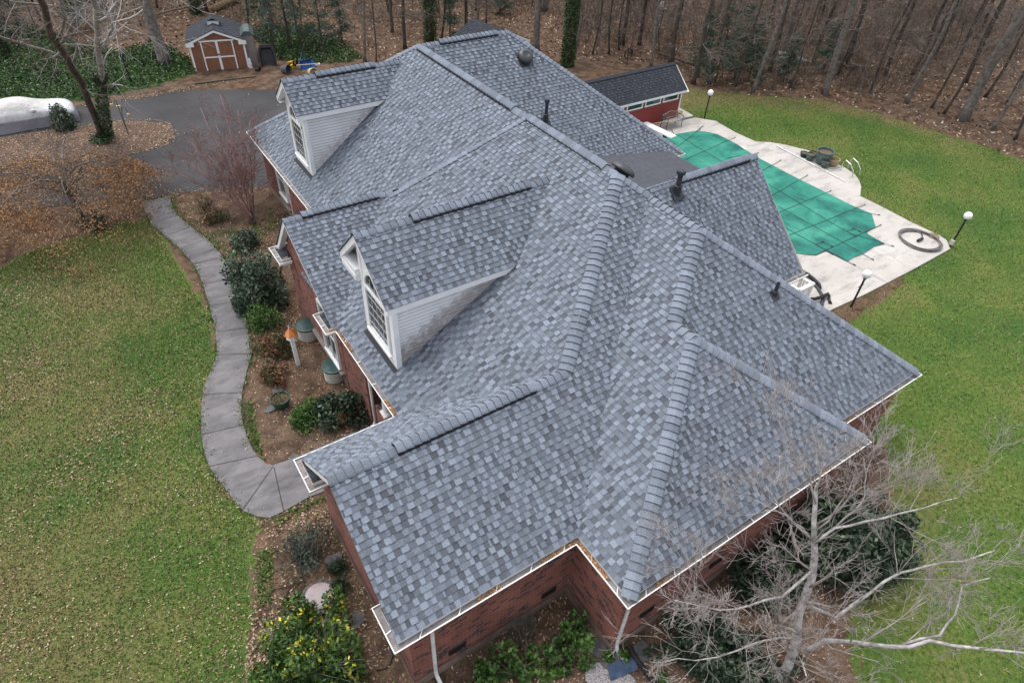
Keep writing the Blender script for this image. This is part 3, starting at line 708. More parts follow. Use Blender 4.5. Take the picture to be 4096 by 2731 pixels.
def mat_ground():
    m, n, l, b = newmat('ground_cover'); p = wpos(n)
    at = n.new('ShaderNodeAttribute'); at.attribute_name = 'cover'; sp = n.new('ShaderNodeSeparateColor'); l.new(at.outputs['Color'], sp.inputs[0])
    def rmp(f, st): r = ramp(n, st); l.new(f, r.inputs[0]); return r.outputs[0]
    def mth(op, a, bb):
        q = n.new('ShaderNodeMath'); q.operation = op; q.use_clamp = False
        for i, x in enumerate((a, bb)):
            if isinstance(x, (int, float)): q.inputs[i].default_value = x
            else: l.new(x, q.inputs[i])
        return q.outputs[0]
    n_f = noise(n, l, 9, 6, .75, p); n_m = noise(n, l, 1.5, 5, .65, p); n_l = noise(n, l, .28, 4, .6, p); n_ff = noise(n, l, 17, 5, .85, p)
    # bare soil and leaf litter
    litter = rmp(n_ff, [(.30, (.055, .033, .022)), (.45, (.120, .082, .058)), (.58, (.20, .140, .100)), (.72, (.35, .26, .195))])
    soil = rmp(n_f, [(.35, (.032, .022, .017)), (.65, (.085, .058, .043))])
    lit = mixc(n, l, rmp(n_m, [(.42, (1, 1, 1)), (.60, (.15,)*3)]), soil, litter)
    warm = mixc(n, l, rmp(n_l, [(.40, (0, 0, 0)), (.65, (1, 1, 1))]), (1, 1, 1), (1.10, .98, .88)); lit = mixc(n, l, 1, lit, warm, 'MULTIPLY')
    # grass
    g1 = rmp(n_f, [(.30, (.036, .068, .018)), (.5, (.080, .132, .032)), (.70, (.140, .192, .056))])
    gv = rmp(n_l, [(.35, (.72, .86, .8)), (.65, (1.38, 1.2, 1.0))]); g1 = mixc(n, l, 1, g1, gv, 'MULTIPLY')
    st = rmp(n_ff, [(.35, (.10, .082, .034)), (.65, (.25, .20, .10))])
    dry = mth('ADD', mth('MULTIPLY', sp.outputs['Blue'], .28), mth('MULTIPLY', n_l, .62)); dry = mth('ADD', dry, mth('MULTIPLY', n_f, .55))
    g = mixc(n, l, rmp(dry, [(.72, (0, 0, 0)), (.90, (.85,)*3)]), g1, st)
    # ivy and weeds
    iv = rmp(n_ff, [(.32, (.012, .028, .008)), (.55, (.036, .085, .020)), (.75, (.085, .155, .040))])
    jit = mth('MULTIPLY', mth('SUBTRACT', n_f, .5), 1.1); jit2 = mth('MULTIPLY', mth('SUBTRACT', n_m, .5), 1.5); j = mth('ADD', jit, jit2)
    fi = rmp(mth('ADD', sp.outputs['Green'], j), [(.45, (0, 0, 0)), (.55, (1, 1, 1))])
    fg = rmp(mth('ADD', sp.outputs['Red'], mth('MULTIPLY', j, .8)), [(.44, (0, 0, 0)), (.56, (1, 1, 1))])
    col = mixc(n, l, fi, lit, iv); col = mixc(n, l, fg, col, g)
    l.new(col, b.inputs['Base Color']); b.inputs['Roughness'].default_value = .95; b.inputs['Specular IOR Level'].default_value = .1
    bump(n, l, b, mth('ADD', n_ff, n_f), .7, .05); return m
me = np_mesh('ground', np.stack([P[:, 0], P[:, 1], Zg], 1), F, mat_ground(), smooth=True)
ca = me.color_attributes.new('cover', 'FLOAT_COLOR', 'POINT')
ca.data.foreach_set('color', np.stack([gl, gi, straw, np.ones(len(P))], 1).astype(np.float32).ravel())
ground = tag(link('ground', me), kind='structure')
def slab(name, pts, z, h, mat, kind='structure', closed_smooth=0, px=True, parent=None):
    Pp = xy(pts) if px else np.array(pts)
    if closed_smooth: Pp = smooth_closed(Pp, closed_smooth)
    bm = bmesh.new(); vs = [bm.verts.new((x, y, z)) for x, y in Pp]; f = bm.faces.new(vs)
    if f.normal.z < 0: f.normal_flip()
    bm.normal_update()
    r = bmesh.ops.extrude_face_region(bm, geom=[f]); 
    for v in [e for e in r['geom'] if isinstance(e, bmesh.types.BMVert)]: v.co.z = z
    for v in vs: v.co.z = z-h
    bmesh.ops.recalc_face_normals(bm, faces=bm.faces); bmesh.ops.triangulate(bm, faces=bm.faces)
    me = bpy.data.meshes.new(name); bm.to_mesh(me); bm.free(); me.materials.append(mat)
    o = link(name, me, parent)
    if kind: o['kind'] = kind
    return o
def mat_asphalt():
    m, n, l, b = newmat('asphalt'); p = wpos(n)
    f = noise(n, l, .35, 5, .6, p); r = ramp(n, [(.35, (.028, .027, .029)), (.65, (.050, .048, .051))]); l.new(f, r.inputs[0])
    g = noise(n, l, 40, 3, .8, p); r2 = ramp(n, [(.3, (.7,)*3), (.7, (1.3,)*3)]); l.new(g, r2.inputs[0])
    c = mixc(n, l, 1, r.outputs[0], r2.outputs[0], 'MULTIPLY')
    v = n.new('ShaderNodeTexVoronoi'); v.feature = 'DISTANCE_TO_EDGE'; v.inputs['Scale'].default_value = .22; l.new(p, v.inputs['Vector'])
    r3 = ramp(n, [(0, (.55,)*3), (.006, (1, 1, 1))]); l.new(v.outputs['Distance'], r3.inputs[0]); c = mixc(n, l, 1, c, r3.outputs[0], 'MULTIPLY')
    l.new(c, b.inputs['Base Color']); b.inputs['Roughness'].default_value = .9; bump(n, l, b, g, .3, .01); return m
def mat_concrete(name, c1, c2, stain, amt=(.45, .75), s=.9):
    m, n, l, b = newmat(name); p = wpos(n)
    f = noise(n, l, s, 6, .65, p); r = ramp(n, [(.3, c1), (.7, c2)]); l.new(f, r.inputs[0])
    mp = n.new('ShaderNodeMapping'); mp.inputs['Rotation'].default_value = (0, 0, .7); mp.inputs['Scale'].default_value = (.55, 1.5, 1); l.new(p, mp.inputs[0])
    g = noise(n, l, 1.1, 7, .75, mp.outputs[0]); r2 = ramp(n, [(amt[0], (0, 0, 0)), (amt[1], (.8,)*3)]); l.new(g, r2.inputs[0])
    c = mixc(n, l, r2.outputs[0], r.outputs[0], stain); h = noise(n, l, 35, 3, .7, p); r3 = ramp(n, [(.3, (.88,)*3), (.7, (1.1,)*3)]); l.new(h, r3.inputs[0])
    l.new(mixc(n, l, 1, c, r3.outputs[0], 'MULTIPLY'), b.inputs['Base Color']); b.inputs['Roughness'].default_value = .85; return m
slab('driveway', [(-700, 500), (-300, 452), (0, 440), (304, 425), (425, 405), (574, 390), (769, 350), (1022, 313), (1180, 292), (1330, 400), (1250, 730), (1130, 752), (1000, 752), (900, 762), (683, 775), (620, 797), (551, 803), (505, 790), (230, 826), (0, 848), (-500, 930)], .012, .3, mat_asphalt())
M_litter = None
def mat_litter():
    m, n, l, b = newmat('leaf_mulch'); p = wpos(n); f = noise(n, l, 24, 4, .8, p); r = ramp(n, [(.3, (.045, .029, .021)), (.46, (.105, .067, .046)), (.58, (.165, .108, .074)), (.74, (.30, .21, .15))]); l.new(f, r.inputs[0])
    g = noise(n, l, .8, 4, .6, p); r2 = ramp(n, [(.35, (.72,)*3), (.65, (1.1, 1.05, 1))]); l.new(g, r2.inputs[0])
    l.new(mixc(n, l, 1, r.outputs[0], r2.outputs[0], 'MULTIPLY'), b.inputs['Base Color']); b.inputs['Roughness'].default_value = .95; bump(n, l, b, f, .8, .05); return m
M_litter = mat_litter()
slab('planting_island', [(-300, 590), (0, 552), (200, 522), (345, 503), (494, 488), (608, 487), (683, 505), (705, 525), (677, 568), (608, 597), (517, 623), (320, 650), (140, 660), (0, 680), (-300, 730)], .03, .3, M_litter, closed_smooth=2)
M_walk = mat_concrete('grey_walk_concrete', (.130, .122, .128), (.200, .190, .197), (.062, .059, .062), (.44, .66), .8)
WL = [(565, 812), (585, 855), (609, 900), (660, 946), (718, 995), (775, 1058), (812, 1135), (838, 1224), (864, 1325), (870, 1417), (844, 1486), (815, 1554), (806, 1646), (807, 1738), (815, 1800), (836, 1860), (866, 1915), (905, 1960), (939, 2005), (978, 2046), (1030, 2068), (1080, 2073)]
WR = [(680, 789), (689, 827), (712, 866), (758, 906), (827, 957), (858, 990), (890, 1026), (919, 1072), (938, 1128), (970, 1198), (990, 1313), (1010, 1414), (987, 1491), (970, 1569), (965, 1629), (973, 1698), (992, 1755), (1012, 1800), (1034, 1830), (1065, 1857), (1092, 1863), (1171, 1837), (1330, 1770), (1480, 1700), (1580, 1790), (1400, 1930), (1237, 1990), (1135, 2047)]
slab('front_walk', WL+WR[::-1], .045, .2, M_walk)
M_joint = mat_noise('joint_dirt', (.02, .018, .017), (.04, .036, .03), 10, .95)
jm = MB()
for (p, q) in (((583, 859), (692, 832)), ((660, 946), (757, 908)), ((718, 995), (824, 957)), ((775, 1058), (890, 1026)), ((814, 1136), (924, 1113)), ((839, 1224), (970, 1201)), ((865, 1325), (993, 1312)), ((867, 1418), (1010, 1414)), ((810, 1577), (970, 1568)), ((808, 1737), (973, 1698)), ((822, 1868), (1029, 1822)), ((1092, 1865), (972, 2036)), ((1096, 1869), (1135, 2044))):
    a, b = G(*p, .049), G(*q, .049); d = (b-a).normalized(); t = Vector((-d.y, d.x, 0))*.011; jm.face([a-t, b-t, b+t, a+t])
jo = jm.build('walk_joint', M_joint); jo['kind'] = 'structure'
M_deck = mat_concrete('pale_pool_concrete', (.40, .370, .34), (.50, .470, .44), (.19, .178, .17), (.50, .72), .6)
slab('pool_deck', [(2781, 475), (2861, 488), (2941, 534), (3022, 571), (3080, 573), (3138, 583), (3241, 608), (3321, 649), (3380, 676), (3419, 703), (3436, 728), (3443, 752), (3439, 789), (3517, 827), (3649, 896), (3752, 944), (3784, 965), (3798, 999), (3660, 1076), (3459, 1180), (3324, 1243), (3100, 1360), (2600, 800), (2440, 560), (2560, 500), (2715, 488)], .06, .3, M_deck)
slab('pool_house_slab', [(2630, 478), (2718, 436), (2773, 468), (2718, 482)], .075, .3, M_deck)
dj = MB()
for (p, q) in (((3322, 1010), (3590, 1150)), ((3530, 1000), (3640, 1075)), ((3150, 705), (3241, 660)), ((3420, 830), (3470, 806)), ((3340, 930), (3560, 1040)), ((2816, 482), (2816, 535)), ((3175, 1000), (3240, 1180)), ((3410, 1060), (3545, 1130))):
    a, b = G(*p, .064), G(*q, .064); d = (b-a).normalized(); t = Vector((-d.y, d.x, 0))*.008; dj.face([a-t, b-t, b+t, a+t])
jo = dj.build('deck_joint', mat_noise('deck_joint', (.20, .18, .17), (.3, .28, .27), 5, .9)); jo['kind'] = 'structure'
slab('gravel_patch', [(2370, 2640), (2460, 2665), (2530, 2700), (2560, 2760), (2380, 2780), (2330, 2700)], .02, .1, mat_noise('grey_gravel', (.10, .095, .10), (.42, .40, .41), 38, .9, 3, .8), closed_smooth=2)
for k, (u, v) in enumerate(((2440, 2640), (2465, 2615), (2385, 2590), (2560, 2590), (1180, 1835), (1335, 2240), (870, 1590), (1110, 1560), (1080, 1640), (1430, 2480), (2580, 2610))):
    c = G(u, v); rr = random.Random(k); n = 9; s = rr.uniform(.16, .26)
    pts = [(c.x+math.cos(2*math.pi*i/n)*s*rr.uniform(.75, 1.3), c.y+math.sin(2*math.pi*i/n)*s*rr.uniform(.6, 1.1)) for i in range(n)]
    if k == 0: M_stone = mat_noise('dark_flagstone', (.06, .058, .062), (.13, .125, .13), 4, .8)
    o = slab('stepping_stone', pts, .035+.001*k, .06, M_stone, kind=None, px=False)
    tag(o, ['dark flagstone beside the blue tarp', 'flat grey stone touching the brick corner near the black drain pipe', 'small dark stone left of the near brick corner', 'dark stone just right of the black drain pipe', 'grey stone at the lower edge of the front walk bend', 'dark stone near the grass tufts by the near wall', 'grey stone between the walk and the green pot', 'dark flat stone above the green pot', 'dark flat stone below the green pot', 'long dark stone left of the near white gutter corner', 'small stone along the wall right of the white downspout elbow'][k], 'stone', 'stepping stones round the house')
# ------------------------------------------------------------------ plants
def leaves_np(P, size, r, flat=1.0, asp=.5, up=.0):
    n = len(P); d = r.normal(size=(n, 3)); d[:, 2] = d[:, 2]*flat + up; d /= np.linalg.norm(d, axis=1)[:, None]
    e = r.normal(size=(n, 3)); e -= (e*d).sum(1)[:, None]*d; e /= np.linalg.norm(e, axis=1)[:, None]
    s = (r.uniform(.6, 1.25, n)*size)[:, None]
    return np.stack([P-d*s, P-e*s*asp, P+d*s, P+e*s*asp], 1).reshape(-1, 3), np.arange(4*n).reshape(n, 4)
def mat_leaf(name, stops, rough=.55, spec=.35):
    return mat_tone(name, stops, rough, 25, .25, spec)
L_dark = mat_leaf('holly_leaf', [(0, (.013, .024, .014)), (.5, (.032, .054, .030)), (.85, (.062, .095, .054)), (1, (.11, .155, .095))])
L_box = mat_leaf('boxwood_leaf', [(0, (.024, .040, .024)), (.5, (.062, .092, .058)), (1, (.15, .195, .13))])
L_green = mat_leaf('bright_shrub_leaf', [(0, (.016, .045, .008)), (.5, (.045, .105, .018)), (1, (.11, .20, .045))])
L_red = mat_leaf('bronze_azalea_leaf', [(0, (.022, .034, .012)), (.35, (.055, .075, .025)), (.6, (.12, .085, .035)), (.85, (.19, .082, .042)), (1, (.22, .06, .04))])
L_gold = mat_leaf('gold_dust_leaf', [(0, (.014, .040, .008)), (.55, (.045, .10, .018)), (.86, (.10, .18, .03)), (.93, (.45, .40, .03)), (1, (.62, .52, .05))])
L_blue = mat_leaf('blue_green_leaf', [(0, (.022, .034, .026)), (.5, (.055, .078, .062)), (1, (.12, .155, .12))])
L_brown = mat_leaf('brown_maple_leaf', [(0, (.13, .070, .037)), (.5, (.29, .160, .078)), (1, (.46, .285, .155))], .8, .15)
L_ced = mat_leaf('cedar_needle', [(0, (.036, .056, .040)), (.5, (.082, .116, .084)), (1, (.15, .195, .145))], .8, .15)
L_ivy = mat_leaf('ivy_leaf', [(0, (.012, .026, .010)), (.5, (.038, .074, .024)), (1, (.12, .175, .068))])
B_pale = mat_noise('pale_bark', (.26, .24, .23), (.54, .52, .50), 7, .85, 6, .6, .35, .65, c3=(.13, .12, .11), s3=3)
B_grey = mat_noise('grey_bark', (.095, .080, .072), (.22, .195, .175), 6, .9, 6, .6)
B_brown = mat_noise('brown_bark', (.055, .042, .034), (.135, .105, .086), 7, .9, 6, .6)
B_red = mat_noise('red_twig', (.155, .084, .076), (.285, .160, .148), 4, .7)
B_twig = mat_noise('thin_twig', (.15, .125, .112), (.28, .245, .225), 4, .8)
B_ptwig = mat_noise('grey_brown_twig', (.22, .185, .172), (.42, .38, .36), 4, .8)
def branch_tubes(mb, start, direction, length, radius, levels, r, nchild=(3, 5), spread=.7, grav=0.0, curve=.25, sides=(6, 4, 3, 3), ratio=.62, seg=4, tip=.25, level=0, rmin=.0035):
    d = Vector(direction).normalized(); p = Vector(start); pts = [p.copy()]; rad = [radius]
    for i in range(seg):
        d = (d + Vector((r.gauss(0, curve), r.gauss(0, curve), r.gauss(0, curve)+grav))*.5).normalized()
        p = p + d*(length/seg); pts.append(p.copy()); rad.append(max(rmin, radius*(1-(1-tip)*(i+1)/seg)))
    mb.tube(pts, rad, sides[min(level, len(sides)-1)], cap=(level == 0))
    if level < levels:
        for _ in range(r.randint(*nchild)):
            t = r.uniform(.25, 1.0); k = min(seg-1, int(t*seg)); q = pts[k].lerp(pts[k+1], t*seg-k)
            ax = (pts[k+1]-pts[k]).normalized(); rnd = Vector((r.gauss(0, 1), r.gauss(0, 1), r.gauss(0, 1))); rnd -= ax*rnd.dot(ax); rnd.normalize()
            dd = (ax*math.cos(spread*r.uniform(.6, 1.3)) + rnd*math.sin(spread*r.uniform(.6, 1.3)))
            branch_tubes(mb, q, dd, length*ratio*r.uniform(.6, 1.25), max(rmin, rad[k]*r.uniform(.42, .62)), levels, r, nchild, spread, grav, curve, sides, ratio, seg, tip, level+1, rmin)
    return pts, rad
def shrub_points(r, n, rx, ry, h, lumps=14, lump=.42, z0=.05, lo=.35, hi=.72):
    c = r.normal(size=(lumps, 3)); c /= np.linalg.norm(c, axis=1)[:, None]; c *= r.uniform(lo, hi, lumps)[:, None]; c[:, 2] = np.abs(c[:, 2])*.9+.05
    k = r.integers(0, lumps, n); d = r.normal(size=(n, 3)); d /= np.linalg.norm(d, axis=1)[:, None]
    rad = lump*r.uniform(.65, 1.08, n)*(.7+.5*r.random(lumps))[k]; p = c[k]+d*rad[:, None]
    p[:, 2] = np.abs(p[:, 2]); return p*np.array([rx, ry, h]) + np.array([0, 0, z0])
def shrub(name, loc, rx, ry, h, n, leaf, mat, label, cat='shrub', seed=1, lumps=14, lump=.42, stems=5, bark=None, group=None, asp=.5, flat=1.0, tonef=None, up=0, lo=.35, hi=.72):
    r = np.random.default_rng(seed); rr = random.Random(seed)
    P = shrub_points(r, n, rx, ry, h, lumps, lump, .05, lo, hi); V, F = leaves_np(P, leaf, r, flat, asp, up)
    t = np.clip(r.normal(.5, .22, n) + .18*np.sin(P[:, 0]*5+P[:, 1]*4+seed), 0, 1)
    if tonef is not None: t = tonef(r, P, t)
    root = thing(name, label, cat, loc, rr.uniform(0, 6), group)
    link('foliage', np_mesh('foliage', V, F, mat, t), root)
    if stems:
        mb = MB()
        for i in range(stems):
            a = rr.uniform(0, 2*math.pi); branch_tubes(mb, (math.cos(a)*.06, math.sin(a)*.06, -.05), (math.cos(a)*.5*rx, math.sin(a)*.5*ry, h*.8), h*.75, .018+.012*h, 1, rr, (2, 4), .6)
        mb.build('stem', bark or B_brown, root)
    return root
# front bed
shrub('evergreen_shrub', G(1042, 1200), 1.25, 1.25, 2.3, 7000, .075, L_box, 'largest rounded grey green evergreen between the front walk and the left brick gable', seed=11, lumps=44, lump=.26, lo=.5, hi=.85)
shrub('evergreen_shrub', G(985, 985), .62, .62, .95, 1300, .06, L_box, 'small dense evergreen behind the largest rounded shrub of the front bed', seed=12)
shrub('evergreen_shrub', G(868, 890), .72, .62, .7, 1300, .05, L_red, 'low brownish green shrub near the top bend of the front walk', seed=13)
shrub('boxwood_shrub', G(1060, 1305), .72, .70, .95, 2000, .05, L_green, 'bright green rounded shrub below the largest one beside the walk', seed=14, lumps=20)
shrub('azalea_shrub', G(1095, 1410), .78, .66, .85, 1900, .05, L_red, 'bronze tinted azalea beside the walk next to the white birdhouse post', seed=15, lumps=26, lump=.3, lo=.3, hi=.85)
shrub('azalea_shrub', G(1105, 1520), .62, .56, .75, 1500, .05, L_red, 'small reddest azalea between the birdhouse post and the green pot', seed=16, lumps=24, lump=.3, lo=.3, hi=.85, tonef=lambda r, P, t: np.clip(t+.15, 0, 1))
shrub('loropetalum_shrub', G(1375, 1665), 1.05, .85, .95, 2600, .075, L_dark, 'dark low evergreen spreading in the inner corner by the near gable', seed=17, lumps=30, lump=.28, lo=.3, hi=.95, stems=6)
shrub('strap_leaf_plant', G(1230, 1680), .75, .6, .6, 1300, .09, L_green, 'mid green low plant between the green pot and the dark corner evergreen', seed=18, asp=.25, stems=0)
shrub('nandina_shrub', G(1375, 1690), .35, .3, .55, 150, .06, mat_leaf('orange_leaf', [(0, (.25, .06, .015)), (1, (.50, .19, .06))]), 'few bright orange leaves showing in the dark corner evergreen', seed=19, stems=2)
shrub('wispy_shrub', G(1235, 2215), .80, .80, 1.25, 2300, .06, L_blue, 'airy blue green shrub beside the near gable below the end of the walk', seed=20, asp=.2, lumps=34, lump=.26, lo=.2, hi=.95, stems=10)
shrub('gold_dust_shrub', G(1268, 2690), 1.55, 1.3, 1.75, 11500, .062, L_gold, 'large glossy shrub with yellow splashed leaves at the bottom edge of the front lawn', seed=21, lumps=44, lump=.25, stems=16, lo=.3, hi=1.0, bark=B_grey)
for k, (u, v, lab) in enumerate(((1352, 2275, 'upper dark grass tuft against the near brick wall'), (1378, 2352, 'lower dark grass tuft against the near brick wall'))):
    shrub('grass_tuft', G(u, v), .26, .26, .32, 260, .14, L_dark, lab, 'grass', 30+k, 8, .5, 0, asp=.09, group='dark grass tufts by the near wall', up=1.0)
for k, (u, v, s, lab) in enumerate(((2075, 2680, .85, 'leafy green camellia at the bottom edge left of the brick corner'), (2270, 2610, .62, 'camellia standing in the brick corner with open branches'), (2300, 2520, .42, 'small camellia shoots nearest the inside brick corner'), (1930, 2720, .5, 'low camellia beside the foot of the near white downspout'))):
    shrub('camellia', G(u, v), s, s*.85, s*1.3, int(820*s), .075, L_green, lab, 'shrub', 40+k, 14, .24, 5, lo=.3, hi=1.0, group='camellias below the near brick wall')
for k, (u, v, lab) in enumerate(((2493, 2625, 'right bright green tuft by the black drain pipe'), (2432, 2628, 'bright green tuft at the foot of the brick corner'), (2235, 2690, 'bright green tuft left of the gravel'), (2335, 2660, 'bright green tuft on the gravel edge'), (2650, 2715, 'bright green tuft right of the drain pipe'))):
    shrub('weed_tuft', G(u, v), .17, .17, .16, 220, .05, L_green, lab, 'weed', 50+k, 8, .5, 0, group='bright tufts round the brick corner')
# tall hollies and low evergreens under the pale bare tree
shrub('holly_bush', G(3310, 2230), 1.55, 1.45, 2.1, 7000, .085, L_dark, 'tall dark holly close to the brick end wall under the pale bare tree', seed=60, lumps=46, lump=.25, lo=.45, hi=.92)
shrub('holly_bush', G(3470, 2180), 1.15, 1.15, 1.6, 4000, .085, L_dark, 'second dark holly standing out on the lawn side under the pale bare tree', seed=61, lumps=40, lump=.26, lo=.4, hi=.9)
shrub('holly_bush', G(3060, 2330), 1.1, .9, 1.1, 3400, .075, L_dark, 'lower dark evergreen against the brick end wall left of the tall holly', seed=62, lumps=20)
shrub('holly_bush', G(2830, 2600), 1.35, .95, .62, 3600, .075, L_dark, 'spreading knee high evergreen right of the black drain pipe', seed=63, lumps=44, lump=.22, lo=.3, hi=1)
shrub('holly_bush', G(3000, 2730), 1.3, 1.0, .6, 3000, .075, L_dark, 'low evergreen at the bottom edge under the pale bare tree', seed=64, lumps=40, lump=.22, lo=.3, hi=1)
# by the drive
shrub('laurel_bush', G(262, 518), .80, .70, 1.2, 1900, .085, L_box, 'green leafy bush in front of the covered car', seed=70, lumps=20, tonef=lambda r, P, t: np.clip(t*.9, 0, 1))
shrub('juniper', G(390, 905), 1.0, .6, .55, 1800, .09, L_blue, 'low dark juniper at the foot of the brown leaved tree', seed=71, asp=.15, stems=0, tonef=lambda r, P, t: np.clip(t*.6, 0, 1))
shrub('ivy_mound', G(655, 235), .95, .85, .9, 1700, .08, L_ivy, 'rounded dark ivy mound left of the large oak trunk', seed=72)
shrub('twiggy_shrub', G(830, 840), .5, .5, .8, 250, .045, L_red, 'sparse twiggy shrub at the foot of the red twigged tree', seed=73, stems=9, bark=B_brown)
def bare_tree(name, label, base, segs, levels, seed, bark, trunk_r, group=None, cat='tree', rmin=.0042, kr=1.0, split=None, dens=1.0):
    """segs: hand placed limbs (points, r0, r1, n side shoots, shoot length)"""
    root = thing(name, label, cat, base, 0, group); r = random.Random(seed); tr = MB(); br = MB()
    for k, (pts, r0, r1, n, ln) in enumerate(segs):
        pts = [Vector(p)-Vector(base) for p in pts]
        fine = [pts[0]]
        for a, b in zip(pts, pts[1:]):
            fine += [a.lerp(b, .5)+Vector((r.gauss(0, .03), r.gauss(0, .03), r.gauss(0, .03)))*(b-a).length, b]
        rad = [(r0+(r1-r0)*i/(len(fine)-1))*kr for i in range(len(fine))]
        (tr if k == 0 or split else br).tube(fine, rad, 9 if k == 0 else 6)
        for j in range(int(n*dens+.5)):
            t = r.uniform(.15, 1.0)*(len(fine)-1); i = min(int(t), len(fine)-2); q = fine[i].lerp(fine[i+1], t-i); ax = (fine[i+1]-fine[i]).normalized()
            rnd = Vector((r.gauss(0, 1), r.gauss(0, 1), r.gauss(0, 1)+.25)); rnd -= ax*rnd.dot(ax); rnd.normalize()
            branch_tubes(br, q, ax*.75+rnd*.75, ln*r.uniform(.5, 1.2), max(.006, rad[i]*.38), levels, r, (3, 5), .65, .03, .22, (5, 3, 3, 3), .6, 4, .3, 0, rmin)
    tr.build('trunk', bark, root, True); br.build('branches', split or (bark if bark is not B_brown else B_twig), root, True)
    return root
# the big pale tree at lower right
bt = G(3120, 2720)
bare_tree('pale_bare_tree', 'large pale bare tree with wide white branches over the lawn near the brick end wall', bt, [
    ([G(3120, 2720), G(3185, 2560, 1.6), G(3250, 2300, 3.2), G(3258, 2160, 3.9), G(3262, 2000, 4.6), G(3268, 1930, 4.9)], .17, .045, 8, 1.7),
    ([G(3180, 2600, 1.3), G(3300, 2560, 2.2), G(3560, 2585, 3.2), G(3720, 2560, 3.7), G(3900, 2590, 4.1), G(4100, 2610, 4.5)], .085, .03, 9, 1.6),
    ([G(3600, 2580, 3.3), G(3760, 2540, 3.8), G(3820, 2460, 4.2), G(3850, 2340, 4.6), G(3960, 2310, 4.9)], .045, .015, 7, 1.2),
    ([G(3235, 2420, 2.6), G(3345, 2470, 3.0), G(3480, 2370, 3.5), G(3600, 2290, 3.9), G(3720, 2260, 4.2), G(3850, 2245, 4.5), G(3980, 2200, 4.8)], .060, .018, 9, 1.3),
    ([G(3262, 2170, 3.9), G(3340, 2110, 4.3), G(3460, 2085, 4.6), G(3590, 2055, 4.9), G(3700, 2030, 5.1), G(3830, 1990, 5.4)], .052, .014, 8, 1.2),
    ([G(3340, 2110, 4.3), G(3420, 2040, 4.7), G(3460, 1980, 5.0), G(3465, 1900, 5.4), G(3455, 1830, 5.7)], .034, .010, 6, 1.0),
    ([G(3255, 2170, 3.9), G(3210, 2110, 4.3), G(3150, 2060, 4.6), G(3060, 2040, 4.9)], .036, .010, 6, 1.0),
    ([G(3262, 2010, 4.6), G(3240, 1900, 5.2), G(3180, 1850, 5.6), G(3100, 1820, 6.0)], .034, .009, 7, 1.0),
    ([G(3265, 1960, 4.8), G(3290, 1860, 5.4), G(3300, 1780, 5.9)], .030, .009, 6, .9),
    ([G(3250, 2280, 3.3), G(3130, 2385, 3.4), G(3000, 2420, 3.6), G(2880, 2440, 3.8), G(2700, 2400, 4.2)], .050, .010, 9, 1.2),
    ([G(3190, 2550, 1.7), G(3060, 2560, 2.4), G(2950, 2600, 2.9), G(2780, 2640, 3.3), G(2640, 2650, 3.7)], .040, .008, 8, 1.1),
    ([G(3200, 2540, 1.8), G(3120, 2500, 2.4), G(3200, 2430, 3.0)], .05, .02, 8, 1.4),
    ([G(3170, 2640, 1.0), G(3215, 2650, 2.4), G(3225, 2700, 3.6)], .05, .02, 5, 1.2)], 3, 5, B_pale, .17, rmin=.0031, kr=.66, split=B_ptwig, dens=.95)
# left pair on the island
b0 = G(413, 557); b1 = G(432, 548)
V3 = lambda b, dx, dy, z: Vector((b.x+dx, b.y+dy, z))
bare_tree('bare_shade_tree', 'tall leaning brown trunk with white bare branches on the leafy island', b0, [
    ([b0, G(350, 400, 2.6), G(285, 270, 4.8), G(235, 185, 6.3), G(190, 90, 8.0), G(150, -20, 9.6), G(120, -160, 11.5)], .19, .10, 6, 2.2),
    ([G(245, 232, 5.4), G(170, 200, 5.9), G(90, 175, 6.4), G(0, 148, 7.0), G(-120, 120, 7.5)], .085, .05, 7, 2.0),
    ([G(235, 190, 6.3), G(290, 180, 6.8), G(340, 182, 7.0), G(395, 190, 7.2)], .045, .02, 5, 1.4),
    ([G(225, 170, 6.6), G(260, 70, 8.2), G(210, 25, 8.8), G(120, 15, 9.0), G(40, 5, 9.2)], .06, .025, 7, 1.8),
    ([G(290, 275, 4.7), G(310, 240, 5.4), G(390, 222, 5.9)], .03, .012, 5, 1.1),
    ([G(330, 340, 3.4), G(370, 375, 3.6), G(428, 382, 3.9)], .022, .008, 4, .8)], 2, 8, B_brown, .19, kr=.9)
ivt = bare_tree('ivy_clad_tree', 'second island trunk wrapped in ivy just right of the leaning one', b1, [
    ([b1, G(412, 440, 1.9), G(402, 330, 3.9), G(398, 235, 5.6), G(393, 140, 7.4), G(385, 30, 9.4), G(378, -100, 11.5)], .17, .10, 5, 2.0),
    ([G(400, 225, 5.8), G(420, 180, 6.8), G(450, 120, 7.8), G(520, 75, 8.9), G(575, 40, 9.8), G(640, -20, 11)], .06, .03, 9, 1.6),
    ([G(400, 120, 7.6), G(430, 70, 8.8), G(470, 10, 10.0), G(500, -60, 11.2)], .08, .04, 6, 1.6)], 2, 9, B_pale, .17, kr=.85)
def ivy_on(root, pts, rad, n, seed, leaf=.075):
    r = np.random.default_rng(seed); pts = np.array([tuple(Vector(p)) for p in pts]); t = r.uniform(0, len(pts)-1.001, n)**1.0; i = t.astype(int); f = (t-i)[:, None]
    c = pts[i]*(1-f)+pts[i+1]*f; a = r.uniform(0, 2*np.pi, n); k = r.uniform(.9, 1.45, n)*rad
    P = c+np.stack([np.cos(a)*k, np.sin(a)*k, np.zeros(n)], 1); V, F = leaves_np(P, leaf, r)
    link('ivy', np_mesh('ivy', V, F, L_ivy, np.clip(r.normal(.5, .22, n), 0, 1)), root)
ivy_on(ivt, [p-b1 for p in (b1, G(412, 440, 1.9), G(402, 330, 3.9), G(400, 290, 4.6))], .21, 2600, 3)
